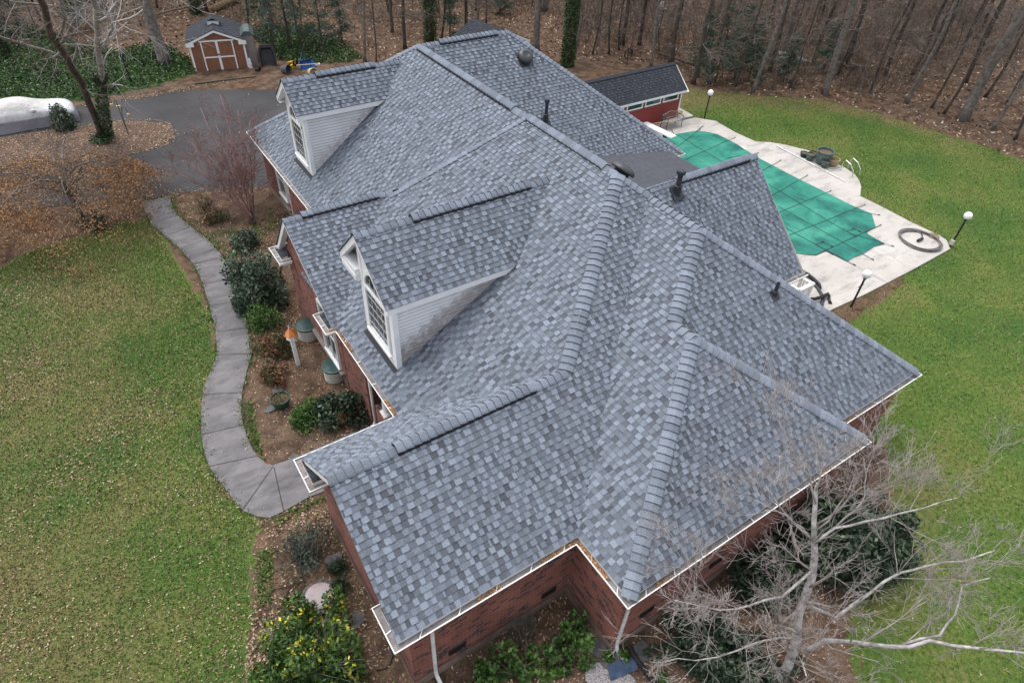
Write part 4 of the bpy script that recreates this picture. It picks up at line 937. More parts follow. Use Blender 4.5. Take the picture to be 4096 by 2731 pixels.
shrub('ivy_mound', G(400, 566), .8, .6, .4, 900, .07, L_ivy, 'low ivy round the foot of the two island trunks', seed=74, stems=0)
# brown leaved maple over the drive
bm_ = G(335, 880); r = random.Random(4)
segs = [([bm_, bm_+Vector((-.05, .05, .7)), bm_+Vector((-.2, .15, 1.5)), bm_+Vector((-.4, .4, 2.2))], .11, .06, 4, 1.4)]
for k in range(11):
    a = k*2*math.pi/11+r.uniform(-.2, .2); L = r.uniform(1.9, 3.1); s = bm_+Vector((-.1, .1, r.uniform(.9, 1.9)))
    segs.append(([s, s+Vector((math.cos(a)*L*.4, math.sin(a)*L*.4, .7)), s+Vector((math.cos(a)*L*.8, math.sin(a)*L*.8, .95)), s+Vector((math.cos(a)*L*1.15, math.sin(a)*L*1.15, .8))], .05, .012, 9, .9))
mp = bare_tree('brown_leaf_maple', 'low wide tree still holding orange brown leaves over the driveway', bm_, segs, 2, 4, B_grey, .1)
rg = np.random.default_rng(14)
def canopy(n, rx, ry, z0, z1, seed, holes=.0):
    r = np.random.default_rng(seed); k = 46; c = np.stack([r.uniform(-1, 1, k), r.uniform(-1, 1, k)], 1); c = c[np.hypot(*c.T) < 1]
    i = r.integers(0, len(c), n); p = c[i]+r.normal(0, .13, (n, 2)); z = z0+(z1-z0)*np.sqrt(np.clip(1-(p**2).sum(1)*.8, 0, 1))*r.uniform(.25, 1.02, n)
    return np.stack([p[:, 0]*rx, p[:, 1]*ry, z], 1)
Pl = canopy(33000, 4.5, 3.6, .5, 2.7, 5) + np.array([-1.0, -.35, 0]); V, F = leaves_np(Pl, .043, rg, .5, .5); link('foliage', np_mesh('foliage', V, F, L_brown, np.clip(rg.normal(.45, .25, len(Pl)), 0, 1)), mp)
# red twigged maple in front of the garage
br_ = G(1012, 895)
tips = [((880, 380), 4.0), ((800, 430), 3.5), ((950, 440), 3.9), ((1000, 480), 3.5), ((760, 560), 2.9), ((740, 640), 2.3), ((1030, 560), 2.9), ((860, 480), 3.4), ((830, 620), 2.7), ((920, 560), 3.0), ((700, 690), 1.8), ((985, 620), 2.7)]
segs = [([br_, br_+Vector((.02, .02, .25)), br_+Vector((.0, .05, .5))], .075, .06, 0, 1)]
for k, ((u, v), z) in enumerate(tips):
    e = G(u, v, z); s = br_+Vector((r.uniform(-.1, .1), r.uniform(-.1, .1), .2)); m1 = s.lerp(e, .33)+Vector((0, 0, .25)); m2 = s.lerp(e, .66)+Vector((0, 0, .25))
    segs.append(([s, m1, m2, e], .042, .010, 13, 1.0))
rt = bare_tree('red_twig_maple', 'bare multi stemmed small tree with reddish twigs in front of the garage wall', br_, segs, 2, 12, B_red, .075, rmin=.005)
[c_ for c_ in rt.children if c_.name.startswith('trunk')][0].data.materials[0] = B_grey
# ------------------------------------------------------------------ pool and yard things
M_cover = None
def mat_cover():
    m, n, l, b = newmat('green_pool_cover'); p = wpos(n)
    f = noise(n, l, .55, 5, .6, p, .6); r = ramp(n, [(.36, (.004, .095, .080)), (.45, (.008, .165, .118)), (.60, (.035, .255, .180))]); l.new(f, r.inputs[0])
    g = noise(n, l, 5, 6, .7, p); r2 = ramp(n, [(.3, (.85,)*3), (.75, (1.2,)*3)]); l.new(g, r2.inputs[0])
    l.new(mixc(n, l, 1, r.outputs[0], r2.outputs[0], 'MULTIPLY'), b.inputs['Base Color']); b.inputs['Roughness'].default_value = .38; b.inputs['Specular IOR Level'].default_value = .4
    bump(n, l, b, g, .15, .02); return m
CV = [(2600, 575), (2649, 554), (2720, 540), (2786, 529), (2826, 534), (2867, 543), (2940, 580), (3029, 637), (3172, 712), (3293, 772), (3402, 827), (3484, 862), (3492, 890), (3500, 916), (3480, 924), (3462, 939), (3500, 962), (3537, 982), (3495, 992), (3470, 1008), (3440, 1026), (3412, 1035), (3387, 1052), (3345, 1031), (3304, 1010), (3280, 1018), (3258, 1028), (3225, 1024), (3172, 1018), (3080, 990), (2800, 800), (2640, 640)]
cvp = xy(CV)
c0 = G(3050, 800); pc = thing('pool_cover', 'green safety cover stretched over the swimming pool with dark straps', 'pool cover', (c0.x, c0.y, .065))
bmv = bmesh.new(); vs = [bmv.verts.new((x-c0.x, y-c0.y, 0)) for x, y in cvp]; fc = bmv.faces.new(vs); bmesh.ops.triangulate(bmv, faces=[fc])
for _ in range(4): bmesh.ops.subdivide_edges(bmv, edges=[e for e in bmv.edges if e.calc_length() > .6], cuts=1, use_grid_fill=False); bmesh.ops.triangulate(bmv, faces=[f for f in bmv.faces if len(f.verts) > 3])
def cover_z(x, y):
    d = sdist(np.array([[x+c0.x, y+c0.y]]), cvp)[0]; return .030 - .020*min(1, max(0, (d-.25)/1.6)) + .008*math.sin(x*2.1+y*1.3)*min(1, max(0, d))
for v in bmv.verts: v.co.z = cover_z(v.co.x, v.co.y)
bmesh.ops.recalc_face_normals(bmv, faces=bmv.faces); me = bpy.data.meshes.new('sheet'); bmv.to_mesh(me); bmv.free(); me.materials.append(mat_cover()); me.polygons.foreach_set('use_smooth', [True]*len(me.polygons)); link('sheet', me, pc)
M_strap = mat_noise('dark_webbing', (.015, .022, .022), (.03, .04, .04), 20, .8)
M_steel = mat_noise('bright_steel', (.55, .56, .58), (.7, .7, .72), 5, .3, metal=.9)
def strap(p, q, ext0=0., ext1=.38):
    a, b = G(*p), G(*q); d = (b-a).normalized(); a = a-d*ext0; b = b+d*ext1; t = Vector((-d.y, d.x, 0))*.015; n = max(2, int((b-a).length/.35)); mb = MB()
    P = []
    for i in range(n+1):
        q_ = a.lerp(b, i/n); x, y = q_.x-c0.x, q_.y-c0.y; ins = sdist(np.array([[q_.x, q_.y]]), cvp)[0] > 0
        P.append(Vector((x, y, (cover_z(x, y)+.012) if ins else .022)))
    for i in range(n): mb.face([P[i]-t, P[i+1]-t, P[i+1]+t, P[i]+t])
    mb.tube([P[-1]-d*.12+Vector((0, 0, .006)), P[-1]+Vector((0, 0, .006))], .018, 6)
    mb.build('strap', M_strap, pc)
for p, q in (((3010, 712), (3108, 655)), ((3080, 792), (3214, 715)), ((3115, 855), (3305, 776)), ((3148, 950), (3440, 832)), ((3258, 1028), (3503, 914)), ((2740, 645), (2925, 562)), ((2700, 600), (2790, 531)), ((2810, 720), (2870, 690)), ((2900, 640), (3010, 622)),
             ((2712, 548), (2996, 720)), ((3070, 742), (3395, 940)), ((3110, 830), (3462, 1030)), ((3135, 915), (3300, 1008)), ((2650, 610), (2930, 790)), ((3395, 940), (3537, 982)), ((3300, 1008), (3387, 1052)), ((3400, 850), (3484, 862)), ((2786, 529), (2800, 518)), ((2700, 560), (2690, 535))):
    strap(p, q)
for p, q in (((3384, 933), (3412, 922)), ((3412, 922), (3440, 936)), ((3262, 985), (3292, 974)), ((3292, 974), (3330, 996))): strap(p, q, 0, 0)
# lamp posts
M_globe = mat_noise('white_globe', (.80, .80, .80), (.86, .86, .86), 2, .25, spec=.5)
M_post = mat_noise('black_post', (.012, .014, .016), (.02, .022, .024), 5, .45)
def globe_lamp(px, label, box=False):
    t = thing('globe_lamp_post', label, 'lamp post', G(*px), 0, 'white globe lamp posts round the pool'); m = MB()
    m.lathe([(.06, 0), (.045, .05), (.04, .1), (.038, 1.32), (.06, 1.34), (.07, 1.40), (.03, 1.42)], 12); m.build('post', M_post, t)
    m = MB(); m.tube([(-.16, 0, 1.02), (.16, 0, 1.02)], .010, 6); m.lathe([(0, 0), (.016, .01), (.016, .03), (0, .04)], 8, (.165, 0, 1.0)); m.lathe([(0, 0), (.016, .01), (.016, .03), (0, .04)], 8, (-.165, 0, 1.0)); m.build('crossbar', M_post, t)
    m = MB(); m.lathe([(.17*math.sin(a), 1.57-.17*math.cos(a)) for a in np.linspace(.3, math.pi, 14)], 24); m.build('globe', M_globe, t, True)
    if box: m = MB(); m.box((-.13, -.09, .12), (-.04, .09, .34)); m.build('outlet_box', mat_noise('beige_box', (.42, .40, .36), (.5, .48, .44), 3), t)
globe_lamp((3404, 1226), 'white globe lamp on black post nearest the house at the pool deck edge')
globe_lamp((3802, 985), 'white globe lamp at the far right tip of the pool deck with an outlet box', True)
globe_lamp((2817, 476), 'white globe lamp on black post farthest away near the red pool house')
# red pool house
M_red = None
def mat_panel(name, c1, c2, step, dark):
    m, n, l, b = newmat(name); uv = n.new('ShaderNodeUVMap').outputs[0]; w = n.new('ShaderNodeTexWave'); w.wave_type = 'BANDS'; w.bands_direction = 'X'; w.wave_profile = 'SAW'; w.inputs['Scale'].default_value = .314/step*1.0
    l.new(uv, w.inputs['Vector']); r = ramp(n, [(0, dark), (.05, dark), (.08, c1), (1, c1)]); l.new(w.outputs[1], r.inputs[0])
    f = noise(n, l, 1.5, 5, .6, wpos(n)); r2 = ramp(n, [(.35, (1, 1, 1)), (.7, tuple(a/b_ for a, b_ in zip(c2, c1)))]); l.new(f, r2.inputs[0])
    l.new(mixc(n, l, 1, r.outputs[0], r2.outputs[0], 'MULTIPLY'), b.inputs['Base Color']); b.inputs['Roughness'].default_value = .6; return m
M_red = mat_panel('barn_red_panel', (.25, .034, .029), (.20, .027, .024), .2, (.10, .014, .013))
M_brownp = mat_panel('brown_panel', (.235, .105, .060), (.19, .084, .05), .2, (.11, .05, .03))
def at_height(u, v, x0=None, y0=None):
    """point on the view ray over ground point x0 or y0"""
    d = ray(u, v); t = (x0/d.x) if x0 is not None else (y0/d.y); return Vector((d.x*t, d.y*t, CAM_H+d.z*t))
p0 = G(2705, 475, .07); yf = p0.y; xr = p0.x
eR = at_height(2736, 357, y0=yf-.12); eav = eR.z; xl = at_height(2330, 428, y0=yf-.12).x
rid = at_height(2688, 252, x0=eR.x); depth = rid.y-yf
ph = thing('pool_house', 'red pool house with charcoal roof and four small high windows', 'pool house', ((xl+xr)/2, yf+depth, .0))
def wq(mb, p, q, z0, z1, d0=0):
    p = Vector(p); q = Vector(q); L = (q-p).length
    mb.face([(p.x, p.y, z0), (q.x, q.y, z0), (q.x, q.y, z1), (p.x, p.y, z1)], uvs=[(d0, z0), (d0+L, z0), (d0+L, z1), (d0, z1)])
def local(o, t):
    o.parent = t; o.data.transform(Matrix.Translation(-t.location)); return o
XL, XR, Y0, Y1, ZE, ZR = xl+.2, xr, yf, yf+2*depth, eav-.02, rid.z
m = MB()
for a, b in (((XL, Y0), (XR, Y0)), ((XR, Y0), (XR, Y1)), ((XR, Y1), (XL, Y1)), ((XL, Y1), (XL, Y0))): wq(m, a, b, 0, ZE)
for x in (XL, XR): m.face([(x, Y0, ZE), (x, Y1, ZE), (x, yf+depth, ZR-.06)], uvs=[(0, 0), (2*depth, 0), (depth, 1)])
local(m.build('wall', M_red), ph)
m = MB(); un = MB(); EX = .22
for s in (-1, 1):
    y_e = Y0-.18 if s < 0 else Y1+.18; ze = ZE-.05
    shingles(m, [(XL-EX, y_e, ze), (XR+EX, y_e, ze), (XR+EX, yf+depth, ZR), (XL-EX, yf+depth, ZR)], seed=90+s, wmin=.1, wmax=.22, under=un)
local(m.build('roof', M_darkshingle), ph); 
m = MB()
for k in range(int((XR-XL+2*EX)/.2)): 
    x = XL-EX+k*.2; m.face([(x, yf+depth-.15, ZR-.06), (x+.21, yf+depth-.15, ZR-.07), (x+.21, yf+depth, ZR+.025), (x, yf+depth, ZR+.035)], .4+.3*(k % 3)/3); m.face([(x, yf+depth+.15, ZR-.06), (x, yf+depth, ZR+.035), (x+.21, yf+depth, ZR+.025), (x+.21, yf+depth+.15, ZR-.07)], .4)
local(m.build('ridge_cap', M_darkshingle), ph)
m = MB(); m.box((XL-EX, Y0-.20, ZE-.17), (XR+EX, Y0-.17, ZE-.05)); m.box((XR-.05, Y0-.03, .05), (XR+.03, Y0+.09, ZE-.05)); m.box((XL-.03, Y0-.03, .05), (XL+.05, Y0+.09, ZE-.05))
for x in (XL-EX, XR+EX-.02):
    for y_e in (Y0-.2, Y1+.2): m.face([(x, y_e, ZE-.18), (x, yf+depth, ZR-.17), (x, yf+depth, ZR-.02), (x, y_e, ZE-.06)])
    m.face([(x+.02, Y0-.2, ZE-.18), (x+.02, yf+depth, ZR-.17), (x+.2, yf+depth, ZR-.17), (x+.2, Y0-.2, ZE-.18)])
local(m.build('trim', M_white), ph)
def hwin(u0, v0, u1, v1):
    a = at_height(u0, v0, y0=yf-.02); b = at_height(u1, v1, y0=yf-.02); x0, x1 = a.x, b.x; z1 = ZE-.12; z0 = z1-.36
    f = MB(); t = .07
    f.box((x0-t, yf-.04, z1-.01), (x1+t, yf-.003, z1+t-.01)); f.box((x0-t-.02, yf-.05, z0-t), (x1+t+.02, yf-.003, z0)); f.box((x0-t, yf-.04, z0), (x0, yf-.003, z1-.01)); f.box((x1, yf-.04, z0), (x1+t, yf-.003, z1-.01))
    fo = local(f.build('window', M_white), ph); g = MB(); g.box((x0, yf-.012, z0), (x1, yf-.002, z1-.01)); go = g.build('pane', M_glass); go.data.transform(Matrix.Translation(-ph.location)); go.parent = fo
for q in ((2300+640/3.92, 230+760/3.92, 2300+765/3.92, 230+715/3.92), (2300+838/3.92, 230+720/3.92, 2300+1062/3.92, 230+670/3.92), (2300+1128/3.92, 230+660/3.92, 2300+1345/3.92, 230+610/3.92), (2300+1410/3.92, 230+600/3.92, 2300+1620/3.92, 230+550/3.92)): hwin(*q)
# bench
M_wood = mat_noise('weathered_wood', (.16, .14, .125), (.40, .38, .35), 9, .85, 6, .4)
M_iron = mat_noise('dark_cast_iron', (.035, .036, .032), (.08, .078, .07), 8, .6)
bp = G(2682, 508, .06); bq = G(2710, 504, .06)
bn = thing('garden_bench', 'weathered garden bench in front of the red pool house', 'bench', (bp.x, bp.y, .06), 0)
m = MB()
for k in range(5): m.box((-.62, -.26+k*.085, .40), (.62, -.19+k*.085, .43))
m.build('seat', M_wood, bn)
m = MB(); pr = [(-.58, .72), (-.35, .76), (-.15, .83), (.15, .83), (.35, .76), (.58, .72)]
for (x0, z0), (x1, z1) in zip(pr, pr[1:]): m.tube([(x0, .24, z0), (x1, .24, z1)], .022, 6)
m.tube([(-.58, .2, .5), (.58, .2, .5)], .02, 6)
for k in range(13): x = -.54+k*.09; m.tube([(x, .205, .5), (x+.09, .235, .74)], .007, 4); m.tube([(x+.09, .205, .5), (x, .235, .74)], .007, 4)
m.build('backrest', M_wood, bn)
for s in (-1, 1):
    m = MB(); x = .6*s; m.tube([(x, -.30, 0), (x, -.24, .2), (x, -.26, .40), (x, -.27, .62), (x, .0, .66), (x, .2, .62)], .020, 6); m.tube([(x, .26, 0), (x, .2, .25), (x, .2, .5), (x, .25, .72)], .020, 6); m.tube([(x, -.26, .4), (x, .2, .42)], .018, 6); m.build('leg', M_iron, bn)
m = MB(); a, b = G(2586, 500, .45), G(2708, 478, .5); m.tube([a, b], .018, 6); tag(m.build('pool_brush_pole', mat_noise('yellowed_pole', (.50, .42, .22), (.6, .5, .28), 4, .5)), 'thin yellowish pole laid across the garden bench', 'pole')
# bucket, diving board
bk = thing('bucket', 'white bucket with a yellow rim by the pool house corner', 'bucket', G(2717, 472, .075)); m = MB(); m.lathe([(0, 0), (.13, 0), (.15, .34), (.14, .34), (.13, .05), (0, .05)], 18); m.build('pail', M_white, bk); m = MB(); m.lathe([(.153, .29), (.165, .30), (.165, .37), (.145, .37), (.145, .345)], 18); m.build('rim', mat_noise('yellow_plastic', (.62, .42, .02), (.7, .5, .04), 3, .4), bk)
M_pblue = mat_noise('pale_blue_metal', (.35, .5, .55), (.45, .58, .62), 3, .5)
dv = thing('diving_board', 'white diving board pointing over the pool cover', 'diving board', G(2600, 515, .06)); a = G(2577, 492, .5)-dv.location; b = G(2694, 549, .5)-dv.location; d = (b-a).normalized(); t = Vector((-d.y, d.x, 0)).normalized()
m = MB(); m.box((0, -.23, -.03), ((b-a).length, .23, .03), (d, t, Vector((0, 0, 1))), a); m.build('board', M_white, dv)
for k in (.12, .45):
    m = MB(); c = a+d*((b-a).length*k); m.tube([c+t*.2, Vector((c.x+t.x*.2, c.y+t.y*.2, 0))], .025, 8); m.tube([c-t*.2, Vector((c.x-t.x*.2, c.y-t.y*.2, 0))], .025, 8); m.tube([c+t*.2-Vector((0, 0, .05)), c-t*.2-Vector((0, 0, .05))], .025, 8); m.build('stand', M_pblue, dv)
m = MB(); m.lathe([(0, 0), (.11, .01), (.13, .06), (.10, .16), (.05, .2), (0, .2)], 14, G(2656, 552, .06)); tag(m.build('float_ball', M_black, None, True), 'small black object on the deck under the diving board tip', 'float')
m = MB(); c = G(2568, 484, .07); m.box((-.16, -.03, 0), (.16, .03, .26), o=c); tag(m.build('white_panel', M_white), 'small white panel at the foot of the red pool house', 'box')  # small upright white panel of unknown use
# pots by the pool
M_teal = mat_noise('teal_glaze', (.045, .085, .085), (.11, .16, .15), 5, .35, c3=(.16, .12, .08), s3=4)
M_tan = mat_noise('tan_glaze', (.28, .20, .09), (.42, .33, .18), 5, .4); M_soil = mat_noise('potting_soil', (.05, .035, .022), (.2, .15, .10), 20, .95)
M_dkgreen = mat_noise('dark_green_glaze', (.008, .040, .028), (.016, .065, .045), 4, .3)
M_maroon = mat_noise('maroon_glaze', (.07, .022, .018), (.11, .035, .028), 4, .4)
def pot(px, r, h, mat, label, z=.06, group=None, bulge=1.0, soil=True):
    t = thing('planter_pot', label, 'pot', G(*px, z), 0, group); m = MB(); m.lathe([(0, 0), (r*.68, 0), (r*.86*bulge, h*.35), (r*.98*bulge, h*.7), (r*.95, h*.9), (r*1.05, h*.94), (r*1.06, h), (r*.93, h), (r*.88, h*.8), (0, h*.78)], 24); m.build('body', mat, t, False)
    if soil: m = MB(); m.lathe([(r*.9, h*.84), (r*.5, h*.87), (0, h*.86)], 20); m.build('soil', M_soil, t)
    return t
g_ = 'planter pots by the pool'
pot((3285, 653), .44, .72, M_teal, 'biggest glazed teal pot on the pool deck', group=g_); pot((3248, 629), .22, .28, M_maroon, 'dark maroon rimmed pot behind the small teal ones', group=g_); pot((3213, 627), .21, .24, M_dkgreen, 'low dark green pot at the left end of the pot cluster', group=g_)
pot((3236, 640), .23, .36, M_teal, 'small teal pot just left of the biggest one', group=g_); pot((3295, 669), .22, .36, M_teal, 'pale teal pot in front of the biggest one', group=g_); pot((3327, 662), .30, .38, M_tan, 'tan yellow pot right of the biggest teal one', group=g_)
m = MB(); a, b = G(3107, 584, .09), G(3382, 727, .09); m.tube([a, a.lerp(b, .62)], .032, 8); m.tube([a.lerp(b, .60), b], .022, 8); tag(m.build('telescopic_pole', M_steel), 'long silver telescopic pole lying on the pool deck', 'pole')
ld = thing('pool_ladder', 'chrome pool ladder rails lying by the pots on the deck edge', 'ladder', G(3370, 690, .06))
for s in (0, 1):
    o = G(3362, 680, .06)-ld.location if s == 0 else G(3390, 672, .06)-ld.location
    m = MB(); e = G(3398, 705, .06)-G(3362, 680, .06); n_ = e.normalized(); m.tube([o, o+Vector((0, 0, .45)), o+n_*.12+Vector((0, 0, .6)), o+n_*.5+Vector((0, 0, .55)), o+n_*.85+Vector((0, 0, .3)), o+n_*.9+Vector((0, 0, .02))], .024, 8); m.build('rail', M_steel, ld)
m = MB(); o = G(3312, 675, .1)-ld.location; m.tube([o, G(3362, 668, .12)-ld.location], .022, 8); m.tube([G(3318, 683, .1)-ld.location, G(3366, 676, .12)-ld.location], .022, 8); m.build('lower_frame', M_steel, ld)
# coiled vacuum hose and a stone beside it
M_hose = mat_noise('grey_hose', (.11, .10, .095), (.19, .175, .165), 10, .6)
hz = G(3678, 963, .08); hs = thing('vacuum_hose', 'coiled grey pool hose on the far right of the deck', 'hose', hz); m = MB(); pts = []
for k in range(6*28):
    a = k*2*math.pi/28; w = .86+.05*math.sin(k*.043+1)+.03*math.sin(a*2+k*.03); pts.append((math.cos(a)*w*(.92+.06*math.sin(k*.02)), math.sin(a)*w, .02+.014*k/28+.008*math.sin(a*3)))
m.tube(pts, .024, 6); m.build('coil', M_hose, hs, True)
m = MB(); m.box((-.2, -.05, .02), (.2, .05, .10)); m.tube([(.2, 0, .06), (.7, .35, .05)], .022, 6); m.build('vacuum_head', M_black, hs)
m = MB(); m.lathe([(.24, 0), (.26, .03), (.2, .07), (0, .08)], 14, G(3733, 945, .06)); tag(m.build('flat_stone', mat_noise('brown_stone', (.14, .10, .07), (.26, .2, .15), 5, .9)), 'round brown stone at the rim of the coiled hose', 'stone')
m = MB(); m.lathe([(.17, 0), (.17, .02), (0, .022)], 18, G(2972, 594, .06)); tag(m.build('skimmer_lid', M_white), 'round white skimmer lid set in the pool deck', 'lid')
# white railing landing and black drain hoses by the house
wr = thing('porch_railing', 'white railing around the small back landing', 'railing', G(3210, 1190)); Q = [G(3210, 1109, 1.0), G(3252, 1133, 1.0), G(3198, 1158, 1.0), G(3150, 1134, 1.0)]
m = MB(); zb = .18
for i in range(3):
    p, q = Q[i]-wr.location, Q[i+1]-wr.location; d = (q-p).normalized(); t = Vector((-d.y, d.x, 0)); L = (q-p).length
    m.box((-.05, -.07, -.05), (L+.05, .07, .0), (d, t, Vector((0, 0, 1))), p); m.box((0, -.03, -.85), (L, .03, -.78), (d, t, Vector((0, 0, 1))), p)
    for k in range(1, int(L/.13)): m.box((k*.13-.018, -.018, -.80), (k*.13+.018, .018, -.05), (d, t, Vector((0, 0, 1))), p)
for p in Q: m.box((-.05, -.05, -1.0), (.05, .05, .03), o=p-wr.location)
m.build('balustrade', M_white, wr)
m = MB(); m.box((0, 0, -.85), ((Q[1]-Q[0]).length, -(Q[2]-Q[1]).length, -.80), ((Q[1]-Q[0]).normalized(), Vector((-(Q[1]-Q[0]).normalized().y, (Q[1]-Q[0]).normalized().x, 0)), Vector((0, 0, 1))), Q[0]-wr.location); m.build('landing', M_wood, wr)
def px5(x, y, z=.1): return G(3050+x/5.88, 1000+y/5.88, z)
m = MB(); m.tube([px5(860, 470), px5(900, 490), px5(1060, 575), px5(1200, 690), px5(1330, 810), px5(1365, 900)], [.05, .085, .085, .085, .075, .05], 10); tag(m.build('padded_hose', M_black, None, True), 'thick black padded hose curving beside the white railing', 'hose')
m = MB(); m.tube([px5(900, 560, .08), px5(1100, 715, .08), px5(1290, 890, .08), px5(1390, 1050, .08), px5(1425, 1170, .08), px5(1390, 1310, .08), px5(1330, 1420, .08)], .07, 10); tag(m.build('drain_hose', mat_noise('slate_hose', (.035, .04, .048), (.06, .066, .076), 5, .5), None, True), 'slate coloured hose running under the black one on the deck', 'hose')
m = MB(); m.tube([px5(1130, 1145, .2), px5(1230, 1150, .22), px5(1390, 1105, .23), px5(1540, 1035, .2), px5(1565, 1080, .15), px5(1570, 1180, .1), px5(1595, 1260, .08)], [.06, .075, .075, .07, .06, .05, .07], 10); tag(m.build('foam_sleeve', M_black, None, True), 'bent black foam sleeve crossing the slate hose', 'sleeve')
# ------------------------------------------------------------------ front bed things
bh = thing('birdhouse', 'white post with a copper roofed birdhouse in the front bed', 'birdhouse', G(1193, 1458)); hp = height_to(bh.location, 1352); m = MB(); m.box((-.06, -.06, 0), (.06, .06, hp)); m.build('post', M_white, bh)
m = MB(); m.lathe([(0, hp), (.17, hp), (.17, hp+.03), (.13, hp+.03), (.13, hp+.17), (0, hp+.17)], 6); m.build('house_body', M_white, bh); m = MB(); m.lathe([(.22, hp+.16), (.20, hp+.19), (.07, hp+.36), (0, hp+.42)], 6); m.build('roof', mat_noise('copper_sheet', (.50, .17, .06), (.66, .26, .10), 4, .38, metal=.5), bh); m = MB(); m.lathe([(.02, hp+.40), (.035, hp+.44), (.015, hp+.48), (.03, hp+.51), (0, hp+.57)], 10); m.build('finial', M_steel, bh)
M_well = mat_noise('cream_corrugated', (.38, .365, .32), (.52, .50, .45), 4, .6, c3=(.28, .27, .22), s3=3); M_lid = mat_noise('dark_green_lid', (.012, .040, .036), (.028, .070, .062), 3, .4, c3=(.09, .13, .12), s3=3)
for px, lab in (((1236, 1345), 'upper cream corrugated drum with a dark green lid against the brick wall'), ((1342, 1508), 'lower cream corrugated drum with a dark green lid against the brick pier')):
    t = thing('corrugated_drum', lab, 'drum', G(*px), 0, 'cream drums with green lids'); m = MB(); pr = []
    for k in range(13): pr.append((.33+(.018 if k % 2 else 0), k*.042))
    m.lathe(pr, 28); m.build('drum', M_well, t); m = MB(); m.lathe([(.37, .48), (.385, .51), (.385, .55), (.33, .565), (0, .575)], 28); m.build('lid', M_lid, t)
gp = pot((1128, 1622), .29, .36, M_dkgreen, 'dark green pot with a dry twiggy plant in the front bed', 0)
r_ = np.random.default_rng(5); V, F = leaves_np(shrub_points(r_, 420, .40, .40, .45, 12, .4, .3), .05, r_, 1, .15); link('plant', np_mesh('plant', V, F, L_red, np.clip(r_.normal(.35, .2, 420), 0, 1)), gp)
# round stone disk, hose, chair, tarp and drain pipe at the near corner
sw = thing('stone_disk', 'pinkish round disk set in a ring of dark stones by the near gable', 'garden disk', G(1281, 2393)); m = MB(); m.lathe([(.345, .10), (.345, .15), (.30, .165), (0, .16)], 30); m.build('disk', mat_noise('pink_stone', (.29, .25, .26), (.38, .34, .35), 3, .6, c3=(.3, .22, .2), s3=3), sw); m = MB(); rr = random.Random(2)
for k in range(22):
    a = k*2*math.pi/22; c = Vector((math.cos(a)*.41, math.sin(a)*.41, 0)); u_ = Vector((math.cos(a), math.sin(a), 0)); t_ = Vector((-u_.y, u_.x, 0)); h = rr.uniform(.09, .13); m.box((-.05, -.052, 0), (.05, .052, h), (u_, t_, Vector((0, 0, 1))), c)
m.build('stone_ring', mat_noise('dark_ring_stone', (.07, .065, .062), (.15, .14, .135), 6, .9), sw)
m = MB(); z = .04
for pts in ([(1195, 2330), (1150, 2345), (1080, 2360), (1070, 2400), (1100, 2430), (1150, 2445), (1165, 2475)], [(1160, 2345), (1140, 2390), (1135, 2440), (1150, 2480), (1200, 2500)], [(1170, 2330), (1220, 2320), (1222, 2350), (1190, 2370), (1160, 2360)], [(1165, 2400), (1200, 2420), (1185, 2450)]): 
    P = [G(u, v, z) for u, v in pts]; Q_ = []
    for i in range(len(P)-1):
        for k in range(5): Q_.append(P[i].lerp(P[i+1], k/5))
    for _ in range(3): Q_ = [Q_[0]]+[(Q_[i-1]+Q_[i]*2+Q_[i+1])/4 for i in range(1, len(Q_)-1)]+[Q_[-1]]
    m.tube(Q_, .011, 6)
tag(m.build('garden_hose', M_black, None, True), 'thin black garden hose looping on the mulch beside the stone disk', 'hose')
m = MB(); P = [G(1505, 2680, .03), G(1540, 2672, .03), G(1562, 2650, .03), G(1572, 2615, .03), G(1560, 2590, .04)]; m.tube(P, .014, 6); tag(m.build('cable', M_black, None, True), 'black cable curving out from under the near white gutter corner', 'cable')
ch = thing('wire_basket', 'dark green wire obelisk leaning on the brick wall', 'wire frame', G(2095, 2560)); m = MB(); top = Vector((.06, .30, .75))
for k in range(9):
    a = k*2*math.pi/9; m.tube([(math.cos(a)*.30, math.sin(a)*.12, 0), (math.cos(a)*.34+.02, math.sin(a)*.16+.1, .4), (math.cos(a)*.22+.06, math.sin(a)*.1+.28, .74)], .007, 4)
for zz, s in ((.03, .31), (.25, .33), (.42, .35), (.6, .29), (.74, .23)): m.tube([(math.cos(a)*s+zz*.05, math.sin(a)*s*.42+zz*.3, zz) for a in np.linspace(0, 2*math.pi, 17)], .006, 4)
m.build('wire', mat_noise('green_wire', (.025, .05, .045), (.05, .08, .07), 5, .5), ch)
m = MB(); P = [Vector((G(2510, 2590).x, G(2510, 2590).y, .12)), G(2540, 2625, .10), G(2580, 2680, .09), G(2625, 2740, .08), G(2700, 2830, .08)]; Q_ = []
for i in range(len(P)-1):
    for k in range(12): Q_.append(P[i].lerp(P[i+1], k/12))
m.tube(Q_, [.062 if i % 2 else .052 for i in range(len(Q_))], 12); tag(m.build('drain_pipe', M_black), 'black corrugated drain pipe leading away from the brick corner', 'drain pipe')
m = MB(); c = G(2470, 2668); rr = random.Random(6); g = [[Vector((c.x+(i-2.5)*.14+(j*.05), c.y+(j-1.5)*.10-.03*i, .03+.05*rr.random())) for j in range(4)] for i in range(6)]
for i in range(5):
    for j in range(3): m.face([g[i][j], g[i+1][j], g[i+1][j+1], g[i][j+1]])
tag(m.build('tarp', mat_noise('blue_tarp', (.025, .045, .085), (.045, .075, .13), 4, .5)), 'crumpled piece of blue tarp by the gravel', 'tarp')
